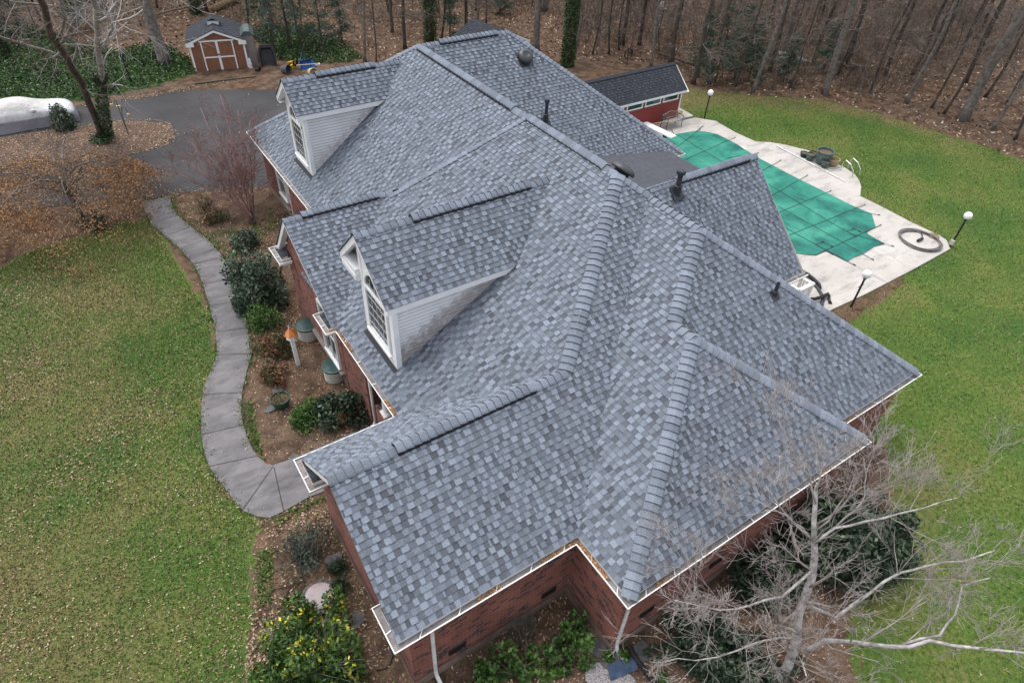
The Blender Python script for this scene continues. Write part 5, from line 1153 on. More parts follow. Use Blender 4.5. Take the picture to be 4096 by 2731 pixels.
# ------------------------------------------------------------------ left side: sheds, car, clutter
def gable_shed(name, label, cat, P0, P1, depth, wall_h, ridge_h, mat, roofmat, doors=None, over=.18):
    """front wall from P0 to P1, going back by depth"""
    P0 = Vector((P0.x, P0.y, 0)); P1 = Vector((P1.x, P1.y, 0)); x = (P1-P0).normalized(); y = Vector((-x.y, x.x, 0)); W = (P1-P0).length
    if y.dot(P0) < 0: y = -y
    t = thing(name, label, cat, P0); ax = (x, y, Vector((0, 0, 1))); L = lambda a, b, c: x*a+y*b+Vector((0, 0, c))
    m = MB()
    for (a0, b0), (a1, b1) in (((0, 0), (W, 0)), ((W, 0), (W, depth)), ((W, depth), (0, depth)), ((0, depth), (0, 0))):
        ln = math.hypot(a1-a0, b1-b0); m.face([L(a0, b0, 0), L(a1, b1, 0), L(a1, b1, wall_h), L(a0, b0, wall_h)], uvs=[(0, 0), (ln, 0), (ln, 2), (0, 2)])
    for b in (0, depth): m.face([L(0, b, wall_h), L(W, b, wall_h), L(W/2, b, ridge_h-.05)], uvs=[(0, 0), (W, 0), (W/2, 1)])
    m.build('wall', mat, t)
    m = MB(); s = (ridge_h-wall_h)/(W/2)
    for e in (-over, W+over): shingles(m, [L(e, -over, wall_h-over*s), L(e, depth+over, wall_h-over*s), L(W/2, depth+over, ridge_h), L(W/2, -over, ridge_h)], seed=int(W*100+e*10), wmin=.12, wmax=.3)
    m.build('roof', roofmat, t)
    m = MB(); b = -over-.012
    for e in (-over, W+over): m.face([L(e, b, wall_h-over*s-.03), L(W/2, b, ridge_h-.03), L(W/2, b, ridge_h-.16), L(e, b, wall_h-over*s-.16)]); m.face([L(e, b, wall_h-over*s-.03), L(e, depth+over, wall_h-over*s-.03), L(e, depth+over, wall_h-over*s-.14), L(e, b, wall_h-over*s-.16)])
    m.box((-over, -over-.01, wall_h-over*s-.22), (.28, -.01, wall_h-.06), ax); m.box((W-.28, -over-.01, wall_h-over*s-.22), (W+over, -.01, wall_h-.06), ax)
    for a in (0, W): m.box((a-.055, -.025, 0), (a+.055, -.002, wall_h-.2), ax)
    m.build('trim', M_white, t); return t, ax, W, L
sp0, sp1 = G(787, 293), G(997, 278)
wh = height_to(sp1, 160); rh = height_to(sp0.lerp(sp1, .5), 124)
sd_, ax, W, L = gable_shed('garden_shed', 'brown garden shed with white trimmed double doors at the wood edge', 'shed', sp0, sp1, 3.0, wh+.08, rh+.1, M_brownp, M_darkshingle)
m = MB(); d0, d1 = W*.22, W*.79; dh = wh*1.0
m.box((d0, -.02, .05), (d1, -.004, dh), ax); dl = m.build('door', mat_noise('brown_door', (.20, .092, .055), (.25, .115, .068), 3, .6), sd_); m = MB(); t = .085
for a in (d0-t*.6, W/2-.07, W/2-.005, d1-t*.4): m.box((a, -.045, .03), (a+.075, -.021, dh), ax)
m.box((d0-.12, -.05, dh), (d1+.12, -.021, dh+.09), ax); m.box((d0, -.044, .03), (d1, -.021, .10), ax); m.box((d0, -.044, dh*.47), (d1, -.021, dh*.47+.08), ax); m.build('door_trim', M_white, dl)
m = MB(); m.box((W/2-.06, -.07, dh*.56), (W/2+.06, -.046, dh*.6), ax); m.build('door_latch', M_black, dl)
cu = MB(); c = W/2; cu.box((c-.33, 1.2, rh-.35), (c+.33, 1.75, rh+.22), ax); co = cu.build('cupola', M_white, sd_); cr = MB()
for e in (-.45, .45): cr.face([L(c+e, 1.05, rh+.2), L(c+e, 1.9, rh+.2), L(c, 1.9, rh+.42), L(c, 1.05, rh+.42)])
cr.face([L(c-.45, 1.9, rh+.2), L(c+.45, 1.9, rh+.2), L(c, 1.9, rh+.42)]); cr.build('cupola_roof', M_darkshingle, co)
# plastic shed beside it
M_taupe = mat_noise('taupe_plastic', (.22, .19, .17), (.28, .25, .22), 2, .6); M_slate = mat_noise('slate_green_plastic', (.055, .075, .075), (.085, .11, .105), 3, .5)
q0, q1 = G(995, 272), G(1039, 268); x = (q1-q0).normalized(); x = (sp1-sp0).normalized(); y = ax[1]; ps = thing('plastic_shed', 'narrow taupe plastic shed right beside the brown garden shed', 'shed', (q0.x, q0.y, 0)); Wp = (q1-q0).length*.95; hp = 2.0
m = MB(); m.box((0, 0, 0), (Wp, 1.5, hp), (x, y, Vector((0, 0, 1))))
for k in range(5): m.box((-.01, -.012, .3+k*.34), (Wp+.01, -.002, .32+k*.34), (x, y, Vector((0, 0, 1))))
m.build('wall', M_taupe, ps); m = MB(); P = lambda a, b, c: x*a+y*b+Vector((0, 0, c))
for pr, cl in (((-.06, hp-.02), 0),): 
    sec = [(-.07, -.06, hp-.03), (Wp*.25, -.06, hp+.22), (Wp*.75, -.06, hp+.22), (Wp+.07, -.06, hp-.03)]; bk_ = [(a, 1.56, c) for a, b, c in sec]
    for i in range(3): m.face([P(*sec[i]), P(*sec[i+1]), P(*bk_[i+1]), P(*bk_[i])])
    m.face([P(*q) for q in sec]); m.face([P(*q) for q in bk_])
m.build('roof', M_slate, ps)
# upright black tub, wheelbarrow and clutter
tb = thing('black_tub', 'large black cart tub standing on end beside the plastic shed', 'tub', G(1079, 277)); tb.rotation_euler = (R_(-14), 0, math.atan2(x.y, x.x)); m = MB(); Wt, Ht, Dt = .48, 1.42, .30
sec = lambda k, z: [(-Wt*k, z, 0), (Wt*k, z, 0), (Wt*k, z, Ht*.78*k+.0), (Wt*.68*k, z, Ht*k), (-Wt*.68*k, z, Ht*k), (-Wt*k, z, Ht*.78*k)]
A, B, Ci = sec(1, 0), sec(.86, Dt), sec(.9, 0)
for i in range(6):
    j = (i+1) % 6; m.face([A[i], A[j], B[j], B[i]]); m.face([A[i], A[j], Ci[j], Ci[i]]); m.face([Ci[i], Ci[j], sec(.8, Dt-.03)[j], sec(.8, Dt-.03)[i]])
    m.tube([A[i], A[j]], .035, 6)
m.face(B); m.face(sec(.8, Dt-.03)); m.build('shell', mat_noise('worn_black_plastic', (.03, .03, .034), (.055, .055, .062), 3, .55), tb)
wb = thing('wheelbarrow', 'blue wheelbarrow tipped over at the wood edge behind the dormer', 'wheelbarrow', G(1230, 282)); wb.rotation_euler = (0, 0, .3); M_blue = mat_noise('blue_paint', (.015, .085, .26), (.03, .13, .36), 3, .4); m = MB()
T0 = [(-.55, -.1, .05), (.45, -.35, .10), (.5, .0, .62), (-.35, .2, .60)]; T1 = [(-.30, .15, .10), (.28, .05, .14), (.3, .25, .45), (-.15, .32, .45)]
for i in range(4): j = (i+1) % 4; m.face([T0[i], T0[j], T1[j], T1[i]])
m.face(T1); m.build('tray', M_blue, wb); m = MB(); m.tube([(-.5, .2, .35), (-.1, .35, .75), (.05, .4, 1.0), (.2, .38, .75), (.5, .3, .4)], .018, 6); m.tube([(-.7, .1, .3), (.1, .4, .6)], .018, 6); m.build('frame', M_blue, wb); m = MB(); m.lathe([(.10, -.05), (.19, -.045), (.2, 0), (.19, .045), (.10, .05)], 18, (-.45, .55, .45), (Vector((1, 0, 0)), Vector((0, 0, 1)), Vector((0, 1, 0)))); m.build('wheel', M_black, wb, True)
def tipped_pot(px, r, h, mat, label, ang, cat='pot'):
    d = Vector((math.cos(ang), math.sin(ang), .12)).normalized(); u_ = Vector((-math.sin(ang), math.cos(ang), 0)); w_ = d.cross(u_); m = MB(); m.lathe([(0, 0), (r*.72, 0), (r*.95, h*.85), (r*1.06, h*.87), (r*1.06, h), (r*.93, h), (r*.68, h*.1), (0, h*.1)], 22, G(*px, r), (u_, w_, d)); return tag(m.build('tipped_pot', mat), label, cat)
tipped_pot((1130, 278), .29, .5, mat_noise('grey_tub', (.06, .062, .066), (.10, .10, .105), 3, .6), 'grey plastic pot lying on its side left of the wheelbarrow', R_(-55)); tipped_pot((1242, 288), .30, .45, mat_noise('cream_basket', (.48, .40, .24), (.62, .53, .35), 6, .6), 'cream ribbed pot lying in front of the blue wheelbarrow', R_(-80)); tipped_pot((1022, 279), .17, .3, M_black, 'small black nursery pot tipped over beside the plastic shed', R_(-40))
gn = thing('garden_statue', 'small white garden figure at the corner of the brown shed', 'statue', G(1006, 279)); m = MB(); m.lathe([(.13, 0), (.15, .08), (.10, .28), (.13, .36), (.09, .46), (.07, .50), (.09, .56), (.07, .63), (.03, .72), (0, .76)], 14); m.build('figure', mat_noise('weathered_white', (.45, .47, .45), (.8, .8, .8), 9, .6), gn, True)
m = MB(); a, b = G(1185, 262, .75), G(1275, 255, .75); d = (b-a).normalized(); m.box((0, -.05, -.012), ((b-a).length, .05, .012), (d, Vector((-d.y, d.x, 0)), Vector((0, 0, 1))), a); tag(m.build('plank', M_wood), 'thin pale plank lying across the tipped wheelbarrow', 'plank')
m = MB(); m.box((-.18, -.08, .2), (.18, .08, .28), o=G(1165, 264)); m.lathe([(0, -.06), (.17, -.06), (.17, .06), (0, .06)], 14, G(1172, 268, .2), (Vector((1, 0, 0)), Vector((0, 0, 1)), Vector((0, 1, 0)))); m.tube([G(1160, 262, .3), G(1178, 262, .3), G(1182, 236, 1.0)], .02, 6); tag(m.build('push_mower', mat_noise('yellow_black_machine', (.50, .34, .02), (.62, .42, .03), 1.5, .5)), 'small yellow machine between the grey pot and the wheelbarrow', 'garden machine')
m = MB(); m.box((-.14, -.09, .02), (.14, .09, .2), o=G(1272, 268)); tag(m.build('plastic_box', M_white), 'small white box on the ground right of the wheelbarrow', 'box')
m = MB(); a, b = G(779, 341, .0), G(1024, 312, .0); d = (b-a).normalized(); m.box((0, -.07, 0), ((b-a).length, .07, .13), (d, Vector((-d.y, d.x, 0)), Vector((0, 0, 1))), a); tag(m.build('edging_timber', mat_noise('mossy_timber', (.06, .055, .035), (.13, .115, .08), 6, .9)), 'long mossy timber along the far edge of the asphalt drive', 'timber')
# feeder hooks and small lamp on the bank
fh = thing('bird_feeder_stand', 'double shepherd hook with yellow bird feeders on the leafy island', 'bird feeder', G(515, 543)); h1 = 2.0; m = MB(); m.tube([(0, 0, 0), (0, 0, h1-.2), (-.05, 0, h1), (-.2, .05, h1+.05), (-.28, .07, h1-.1)], .013, 6); m.tube([(.0, 0, 0), (.06, 0, h1*.62), (.15, 0, h1*.74), (.28, 0, h1*.72), (.33, 0, h1*.6)], .012, 6); m.build('hook', M_post, fh)
for o in ((-.28, .07, h1-.42), (.02, .05, h1-.55)): m = MB(); m.box((-.1, -.04, 0), (.1, .04, .13), o=o); m.build('feeder', mat_noise('yellow_feeder', (.55, .42, .16), (.65, .52, .25), 4, .6), fh)
m = MB(); m.lathe([(.05, 0), (.055, .16), (.08, .17), (0, .24)], 10, (.33, 0, h1*.6-.28)); m.build('feeder', mat_noise('orange_feeder', (.45, .28, .10), (.55, .36, .15), 4, .6), fh)
yl = thing('yard_lamp', 'dark lamp post standing in the ivy left of the oak trunk', 'lamp post', G(524, 330)); m = MB(); hh = height_to(yl.location, 232); m.lathe([(.06, 0), (.045, .1), (.04, hh)], 10); m.build('post', M_post, yl); m = MB(); m.lathe([(.05, hh), (.11, hh+.04), (.12, hh+.22), (.15, hh+.24), (.03, hh+.36), (0, hh+.4)], 6); m.build('lantern', M_post, yl)
hr = thing('stair_rail', 'small black handrail on the bank below the oak trunk', 'handrail', G(668, 300)); m = MB(); a, b = G(668, 312)-hr.location, G(700, 262)-hr.location
m.tube([a, a+Vector((0, 0, .85))], .02, 6); m.tube([b, b+Vector((0, 0, .85))], .02, 6); m.tube([a+Vector((0, 0, .85)), b+Vector((0, 0, .85))], .02, 6)
for k in range(1, 8): c = a.lerp(b, k/8); m.tube([c+Vector((0, 0, .1)), c+Vector((0, 0, .85))], .009, 4)
m.build('rail', M_post, hr)
def mat_carcover():
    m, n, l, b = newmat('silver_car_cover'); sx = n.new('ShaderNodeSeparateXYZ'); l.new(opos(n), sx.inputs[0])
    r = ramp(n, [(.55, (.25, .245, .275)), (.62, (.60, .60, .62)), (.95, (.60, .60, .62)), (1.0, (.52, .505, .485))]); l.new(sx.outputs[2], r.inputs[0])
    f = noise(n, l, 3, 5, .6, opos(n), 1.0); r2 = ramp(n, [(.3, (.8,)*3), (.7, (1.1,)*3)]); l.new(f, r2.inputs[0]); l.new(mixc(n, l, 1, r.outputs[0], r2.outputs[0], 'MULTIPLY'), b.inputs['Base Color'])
    b.inputs['Roughness'].default_value = .55; bump(n, l, b, f, .6, .08); return m
# covered car: a draped body lofted from cross sections
cd = (G(201, 511)-G(0, 545)).normalized(); cB = G(318, 464); cA = cB-cd*4.95; cs = Vector((-cd.y, cd.x, 0))
car = thing('covered_car', 'car under a silver white fitted cover parked on the drive', 'car', cA); st = [(0, .55, .40), (.10, .95, .80), (.5, 1.0, .98), (1.0, 1.0, 1.12), (1.5, .98, 1.38), (2.1, .97, 1.45), (2.7, .97, 1.42), (3.1, .98, 1.22), (3.5, 1.0, 1.04), (4.1, 1.0, .98), (4.6, .98, .88), (4.85, .90, .66), (4.95, .70, .35)]
nr = 26; V = []; rr = np.random.default_rng(3); ph_ = rr.uniform(0, 6, 40)
for i, (s, w, h) in enumerate(st):
    for k in range(nr):
        t = k/(nr-1); a = math.pi*t; e = .55 if h > 1.1 else .42
        yy = -math.cos(a); yy = math.copysign(abs(yy)**.62, yy); zz = max(0, math.sin(a))**e
        roofin = 1-.26*max(0, (zz*h-.9)/.5)
        yv = yy*.93*w*roofin; zv = zz*h
        if zz < .75: fo = .055*math.sin(s*9+k*1.7+ph_[k])*(1-zz); yv *= 1+fo; 
        V.append(cd*s + cs*yv + Vector((0, 0, max(.03, zv+.012*math.sin(s*3.1+k*2.2)))))
F = []
for i in range(len(st)-1):
    for k in range(nr-1): F.append((i*nr+k, i*nr+k+1, (i+1)*nr+k+1, (i+1)*nr+k))
V = np.array([tuple(v) for v in V]); F = np.array(F)
me = np_mesh('cover', V, F, mat_carcover(), smooth=True); co = link('cover', me, car); md = co.modifiers.new('s', 'SUBSURF'); md.levels = md.render_levels = 2
tx = MB()
for k, (y0) in enumerate((-.98,)):
    c = cd*3.05+cs*y0*.98+Vector((0, 0, .98)); tx.lathe([(0, -.16), (.09, -.1), (.11, 0), (.08, .1), (0, .15)], 12, c, (cs, Vector((0, 0, 1)), cd))
tx.build('mirror_bulge', co.data.materials[0], car, True)
# red shed behind the ridge
R0 = Vector((0, 0, 0)); dpx = ray(2034, 121); tz = (2.75-CAM_H)/dpx.z; apx = Vector((dpx.x*tz, dpx.y*tz, 2.75)); dpe = ray(2112, 151); tz = (1.95-CAM_H)/dpe.z; ev = Vector((dpe.x*tz, dpe.y*tz, 0)); hv = Vector((ev.x-apx.x, ev.y-apx.y, 0)); hv -= hv.normalized()*.18
gable_shed('red_shed', 'red shed with a dark roof half hidden behind the far ridge of the house', 'shed', Vector((apx.x, apx.y, 0))-hv, Vector((apx.x, apx.y, 0))+hv, 3.2, 1.95, 2.7, M_red, M_darkshingle)
# white chair far in the woods
wc = thing('white_chair', 'white plastic chair left out among the trees', 'chair', G(2648, 55)); m = MB(); m.box((-.25, -.25, .38), (.25, .25, .42)); m.build('seat', M_white, wc); m = MB(); m.box((-.25, .22, .42), (.25, .26, .85)); m.build('backrest', M_white, wc)
for sx in (-.22, .22):
    for sy in (-.22, .22): m = MB(); m.box((sx-.02, sy-.02, 0), (sx+.02, sy+.02, .38)); m.build('leg', M_white, wc)
B_ftwig = mat_noise('woodland_twig', (.095, .074, .062), (.185, .150, .130), 4, .85)
# ------------------------------------------------------------------ the woods
def zt(p): return float(terrain(np.array([p.x]), np.array([p.y]))[0])
def GT(u, v): p = G(u, v); return Vector((p.x, p.y, zt(p)-.03))
def trunk_proto(seed, h, r0, bark, nlimb, lo, name='woodland_tree', twig=B_ftwig, limb_len=2.2, dens=2):
    r = random.Random(seed); root = thing(name, None, None, (0, 0, 0)); m = MB(); pts = []; n = 9; x = y = 0
    for i in range(n): pts.append(Vector((x, y, h*i/(n-1)))); x += r.gauss(0, .09); y += r.gauss(0, .09)
    rad = [r0*(1.35 if i == 0 else 1)*(1-.62*i/(n-1)) for i in range(n)]; pts.insert(1, pts[0].lerp(pts[1], .25)); rad.insert(1, r0); m.tube(pts, rad, 9); m.build('trunk', bark, root, True)
    b = MB()
    for k in range(nlimb):
        t = r.uniform(lo, 1.0)*(n-1); i = min(int(t), n-2); q = pts[i+1].lerp(pts[min(i+2, n)], t-i); a = r.uniform(0, 6.283)
        branch_tubes(b, q, (math.cos(a), math.sin(a), r.uniform(-.1, .6)), limb_len*r.uniform(.5, 1.2), r0*r.uniform(.13, .28), dens, r, (3, 5), .7, .03, .3, (4, 3, 3), .6, 4, .3, 0, .007)
    b.build('branches', twig, root); return root
B_dark = mat_noise('dark_wet_bark', (.042, .034, .029), (.105, .085, .073), 7, .9, 6, .5)
PR = [trunk_proto(100, 15, .19, B_brown, 26, .12), trunk_proto(101, 14, .13, B_dark, 26, .08), trunk_proto(102, 13, .095, B_grey, 26, .08), trunk_proto(103, 16, .22, B_grey, 24, .15), trunk_proto(104, 12, .075, B_dark, 24, .06)]
SP = [trunk_proto(110+k, 5.5, .038, (B_grey, B_brown, B_dark)[k % 3], 17, .05, 'sapling', B_ftwig, 1.7, 2) for k in range(4)]
used = set()
def place(protos, k, p, label, cat, group, s=1.0, seed=0):
    pr = protos[k]
    if (id(protos), k) not in used: o = pr; used.add((id(protos), k))
    else: o = copy_tree(pr)
    r = random.Random(seed); o.location = p; o.rotation_euler = (r.gauss(0, .025), r.gauss(0, .025), r.uniform(0, 6.28)); o.scale = (s, s, s*r.uniform(.9, 1.1)); o['label'] = label; o['category'] = cat; o['group'] = group; return o
main = [(2143, 200, 3, 1.15), (2298, 235, 2, .9), (2370, 215, 4, 1), (2437, 215, 4, 1), (2476, 200, 4, .9), (2488, 180, 0, .85), (2520, 215, 2, .8), (2557, 180, 1, 1.1), (2603, 268, 2, 1.05), (2683, 256, 0, .95), (2772, 336, 1, 1.15), (2832, 334, 0, .8), (2941, 346, 4, 1.1), (3010, 368, 2, 1.3), (3075, 290, 0, .9), (3160, 352, 4, 1), (3298, 376, 3, .95), (3350, 300, 4, 1.2), (3380, 270, 1, 1.1), (3480, 372, 4, 1.2), (3540, 302, 1, 1.1), (3622, 414, 2, 1.3), (3726, 432, 4, 1), (3775, 455, 4, 1.1), (3850, 480, 3, 1.45), (3970, 520, 2, 1.2), (3650, 300, 1, 1.1), (3700, 260, 0, .9), (3860, 330, 1, 1.2), (3940, 390, 4, 1.3), (4030, 420, 1, 1.2), (4060, 560, 4, 1.2),
        (1161, 200, 1, .7), (1459, 250, 2, 1.1), (1505, 250, 4, .7), (1620, 195, 1, 1.0), (1765, 160, 4, 1.1), (1865, 140, 1, 1), (1905, 135, 2, 1), (1945, 100, 4, 1), (1570, 130, 0, .7), (835, 75, 1, .9), (870, 60, 4, 1), (640, 70, 4, 1), (910, 40, 1, .8), (1000, 140, 4, 1), (300, 170, 2, .9), (60, 190, 1, 1), (180, 120, 4, 1.1), (430, 120, 2, .9), (240, 340, 4, .7)]
pos = [GT(u, v) for u, v, k, s in main]
def zone(p, u):
    return ('left of the brown shed' if u < 760 else 'behind the house ridge' if u < 2200 else 'behind the red pool house' if u < 2800 else 'along the right lawn edge')
KW = ['thick brown trunked bare tree', 'dark slim bare tree', 'grey slender bare tree', 'stout grey trunked bare tree', 'thin dark young tree']
for i, (u, v, k, s) in enumerate(main): place(PR, k, pos[i], KW[k]+' in the woods '+zone(pos[i], u), 'tree', KW[k]+'s '+zone(pos[i], u), s, i)
def pix(p):
    q = p-Vector((0, 0, CAM_H)); w = q.dot(FW); return 2048+CAM_F*q.dot(RT)/w, 1365.5-CAM_F*q.dot(UP)/w, w
lawn_edge = lambda u: np.interp(u, [-600, 0, 300, 560, 760, 1000, 1300, 1600, 2000, 2200, 2300, 2560, 2746, 3000, 3287, 3459, 3631, 3804, 3976, 4100, 4500], [80, 110, 130, 150, 60, 130, 200, 160, 60, 150, 215, 225, 300, 360, 388, 425, 475, 525, 575, 620, 800])
r = random.Random(77)
def scatter(n, mind, taken, vmin=-900, umin=-500, umax=4700):
    out = []; tries = 0
    while len(out) < n and tries < 60000:
        tries += 1; p = Vector((r.uniform(-12, 72), r.uniform(22, 80), 0)); u, v, w = pix(p)
        if w < 5 or not (umin < u < umax) or v < vmin or v > lawn_edge(u)-r.uniform(0, 25): continue
        if any((p.x-q.x)**2+(p.y-q.y)**2 < mind*mind for q in taken+out): continue
        p.z = zt(p)-.03; out.append(p)
    return out
more = scatter(125, 1.5, pos)
for i, p in enumerate(more):
    k = r.choice((0, 1, 1, 2, 2, 4, 4, 3)); u = pix(p)[0]; place(PR, k, p, KW[k]+' in the woods '+zone(p, u), 'tree', KW[k]+'s '+zone(p, u), r.uniform(.75, 1.2), 500+i)
sap = scatter(130, 1.2, pos+more)
for i, p in enumerate(sap): k = i % 4; u = pix(p)[0]; place(SP, k, p, 'twiggy bare sapling in the woods '+zone(p, u), 'sapling', 'twiggy saplings '+zone(p, u), r.uniform(.7, 1.3), 900+i)
# ivy covered trunks
def ivy_trunk(px, r0, label, h=9, n=4200, seed=1):
    t = thing('ivy_tree', label, 'tree', GT(*px)); m = MB(); m.tube([(0, 0, 0), (.1, .05, h*.5), (.15, 0, h*1.5)], [r0, r0*.85, r0*.6], 10); m.build('trunk', B_brown, t, True); ivy_on(t, [(0, 0, 0), (.05, .02, h*.3), (.1, .05, h*.5), (.12, .03, h)], r0*1.2, n, seed, .075)
ivy_trunk((2268, 262), .29, 'thick trunk wrapped in bright ivy right of the far ridge', 9, 7000, 1); ivy_trunk((1722, 190), .30, 'ivy wrapped trunk showing above the far ridge of the house', 9, 4200, 2); ivy_trunk((796, 85), .30, 'ivy wrapped trunk behind the brown shed', 8, 3400, 3); ivy_trunk((35, 235), .26, 'ivy covered trunk at the far left edge of the bank', 8, 3400, 4)
# the big oak beside the shed
ok = thing('oak_tree', 'large furrowed oak trunk left of the brown shed', 'tree', GT(662, 262)); m = MB(); m.tube([(0, 0, -.1), (0, 0, .3), (-.05, .05, 3), (-.1, .1, 8), (0, .2, 15)], [.50, .36, .31, .27, .18], 14); m.build('trunk', B_grey, ok, True); b = MB()
for k in range(14): a = r.uniform(0, 6.28); branch_tubes(b, (-.08, .08, r.uniform(6, 14)), (math.cos(a), math.sin(a), .3), 3.5, .07, 2, r, (3, 5), .6, 0, .25, (5, 3, 3), .6)
b.build('branches', B_twig, ok)
# evergreens: feathery cedars and pines in the understorey
def conifer(px, h, rad, label, n, seed, z0=.15, mat=None, leaf=.15):
    rg = np.random.default_rng(seed); t = thing('cedar_tree', label, 'evergreen', GT(*px), 0, None); m = MB(); m.tube([(0, 0, 0), (.05, 0, h*.5), (0, 0, h)], [.07, .05, .01], 6); rr = random.Random(seed); nb = int(h*7); P = []
    for k in range(nb):
        f = rr.uniform(z0, 1); a = rr.uniform(0, 6.28); L = rad*(1-f)**.7*rr.uniform(.5, 1.1)+.12; z = h*f; e = Vector((math.cos(a)*L, math.sin(a)*L, -L*.12)); m.tube([(0, 0, z), Vector((0, 0, z))+e], [.015, .006], 3)
        q = int(n/nb*(L/rad+.3)); s = rg.uniform(.25, 1.05, q); P.append(np.array([0, 0, z])+np.outer(s, np.array(tuple(e)))+rg.normal(0, .12, (q, 3))*(.4+s[:, None]))
    m.build('trunk', B_brown, t); P = np.concatenate(P); V, F = leaves_np(P, leaf, rg, .6, .14); link('foliage', np_mesh('foliage', V, F, mat or L_ced, np.clip(rg.normal(.5, .25, len(P)), 0, 1)), t)
g_c = [((2860, 330), 5.2, 1.7, 'widest feathery cedar right of the red pool house roof'), ((2935, 320), 4.8, 1.4, 'cedar between the two pines at the right wood edge'), ((2790, 310), 4.4, 1.2, 'slim cedar rising just behind the red pool house ridge'), ((2990, 330), 3.8, 1.1, 'small cedar at the right wood edge near the far globe lamp'), ((3130, 330), 3.0, 1.0, 'small dark cedar farther right along the lawn edge'), ((3290, 290), 3.2, 1.1, 'dark cedar among fallen logs at the right'),
       ((1100, 215), 5.4, 1.7, 'evergreen behind the black cart tub'), ((1200, 200), 5.6, 1.8, 'tallest evergreen behind the blue wheelbarrow'), ((1290, 200), 4.6, 1.5, 'evergreen above the far dormer ridge'), ((1060, 120), 5.6, 1.8, 'evergreen farther back above the plastic shed'), ((1370, 180), 4.2, 1.3, 'thin evergreen right of the wheelbarrow clutter'), ((1800, 165), 4.8, 1.1, 'narrow cedar showing over the far ridge'), ((2000, 60), 4, 1.2, 'cedar behind the half hidden red shed'), ((100, 170), 5, 1.7, 'evergreen on the ivy bank at far left'), ((30, 110), 5, 1.8, 'evergreen at the upper left corner'), ((330, 150), 4.0, 1.2, 'small evergreen behind the leaning island tree')]
for i, (px, h, rd, lab) in enumerate(g_c): conifer(px, h, rd, lab, 2600, 200+i)
# fallen logs
M_log = mat_noise('bare_log', (.22, .15, .085), (.38, .28, .17), 5, .85)
def log(p, q, r0, r1, mat, label, z=.25): m = MB(); a = GT(*p); b = GT(*q); a.z += z; b.z += z; m.tube([a, a.lerp(b, .5)+Vector((0, 0, .05)), b], [r0, (r0+r1)/2, r1], 9); tag(m.build('fallen_log', mat, None, True), label, 'log', 'fallen logs in the woods')
log((862, 72), (960, 25), .24, .19, M_log, 'thick pale log lying behind the brown shed'); log((1980, 68), (2050, 8), .15, .11, M_log, 'pale log behind the half hidden red shed'); log((640, 108), (800, 62), .07, .04, B_grey, 'thin grey fallen stem left of the brown shed'); log((1620, 75), (1710, 108), .09, .06, B_brown, 'brown log above the far dormer'); log((3110, 225), (3240, 265), .16, .10, B_pale, 'upper mossy pale log at the right wood edge'); log((3105, 245), (3230, 262), .13, .09, B_pale, 'lower pale log at the right wood edge'); log((3340, 265), (3450, 280), .13, .07, B_pale, 'short pale log farther right in the woods'); log((3480, 155), (3640, 190), .09, .05, B_pale, 'long pale stem deep in the right woods'); log((2630, 225), (2770, 275), .10, .06, B_brown, 'brown log behind the pool house ridge'); log((2330, 90), (2430, 150), .08, .05, B_brown, 'brown stem on the leaf litter right of the ivy trunk')
tw = thing('wire_coil', 'dark coil of wire hanging in the brush behind the pool house roof', 'coil', GT(2508, 262)); m = MB()
for k in range(3): m.tube([(math.cos(a)*.34, .03*k, .8+math.sin(a)*.34) for a in np.linspace(0, 6.283, 20)], .03, 5)
m.tube([(0, 0, 0), (0, .1, 1.1)], .03, 5); m.build('loops', M_black, tw)
# brush: thin bare twigs, nobody could count them
def brush(n, seed):
    rg = np.random.default_rng(seed); rr = random.Random(seed); P = []; 
    while len(P) < n:
        p = Vector((rr.uniform(-12, 72), rr.uniform(22, 80), 0)); u, v, w = pix(p); 
        if w > 5 and -300 < u < 4500 and v > -500 and v < lawn_edge(u)+rr.uniform(-60, 12) and (u > 2250 or rr.random() < .35): P.append((p.x, p.y, zt(p)))
    P = np.array(P); k = 9; P = np.repeat(P, k, 0)+np.concatenate([rg.normal(0, .25, (n*k, 2)), np.zeros((n*k, 1))], 1); L = rg.uniform(.5, 2.3, n*k)[:, None]; D = rg.normal(0, .38, (n*k, 3)); D[:, 2] = 1; D /= np.linalg.norm(D, axis=1)[:, None]
    mid = P+D*L*.55; D2 = D+rg.normal(0, .35, D.shape); end = mid+D2*L*.5; side = rg.normal(size=D.shape); side -= (side*D).sum(1)[:, None]*D; side /= np.linalg.norm(side, axis=1)[:, None]; w0 = .011
    V = np.stack([P-side*w0, P+side*w0, mid+side*w0*.8, mid-side*w0*.8, end+side*w0*.4, end-side*w0*.4], 1).reshape(-1, 3); b = np.arange(len(P))*6
    F = np.concatenate([np.stack([b, b+1, b+2, b+3], 1), np.stack([b+3, b+2, b+4, b+5], 1)]); t = np.tile(rg.uniform(0, 1, len(P)), 2); return np_mesh('brush', V, F, M_brush, t)
M_brush = mat_tone('brush_twig', [(0, (.065, .048, .038)), (.5, (.135, .105, .085)), (1, (.25, .21, .18))], .9, 10, .2)
tag(link('brush', brush(4200, 9)), 'tangled bare brush under the trees of the woods', 'brush', kind='stuff')
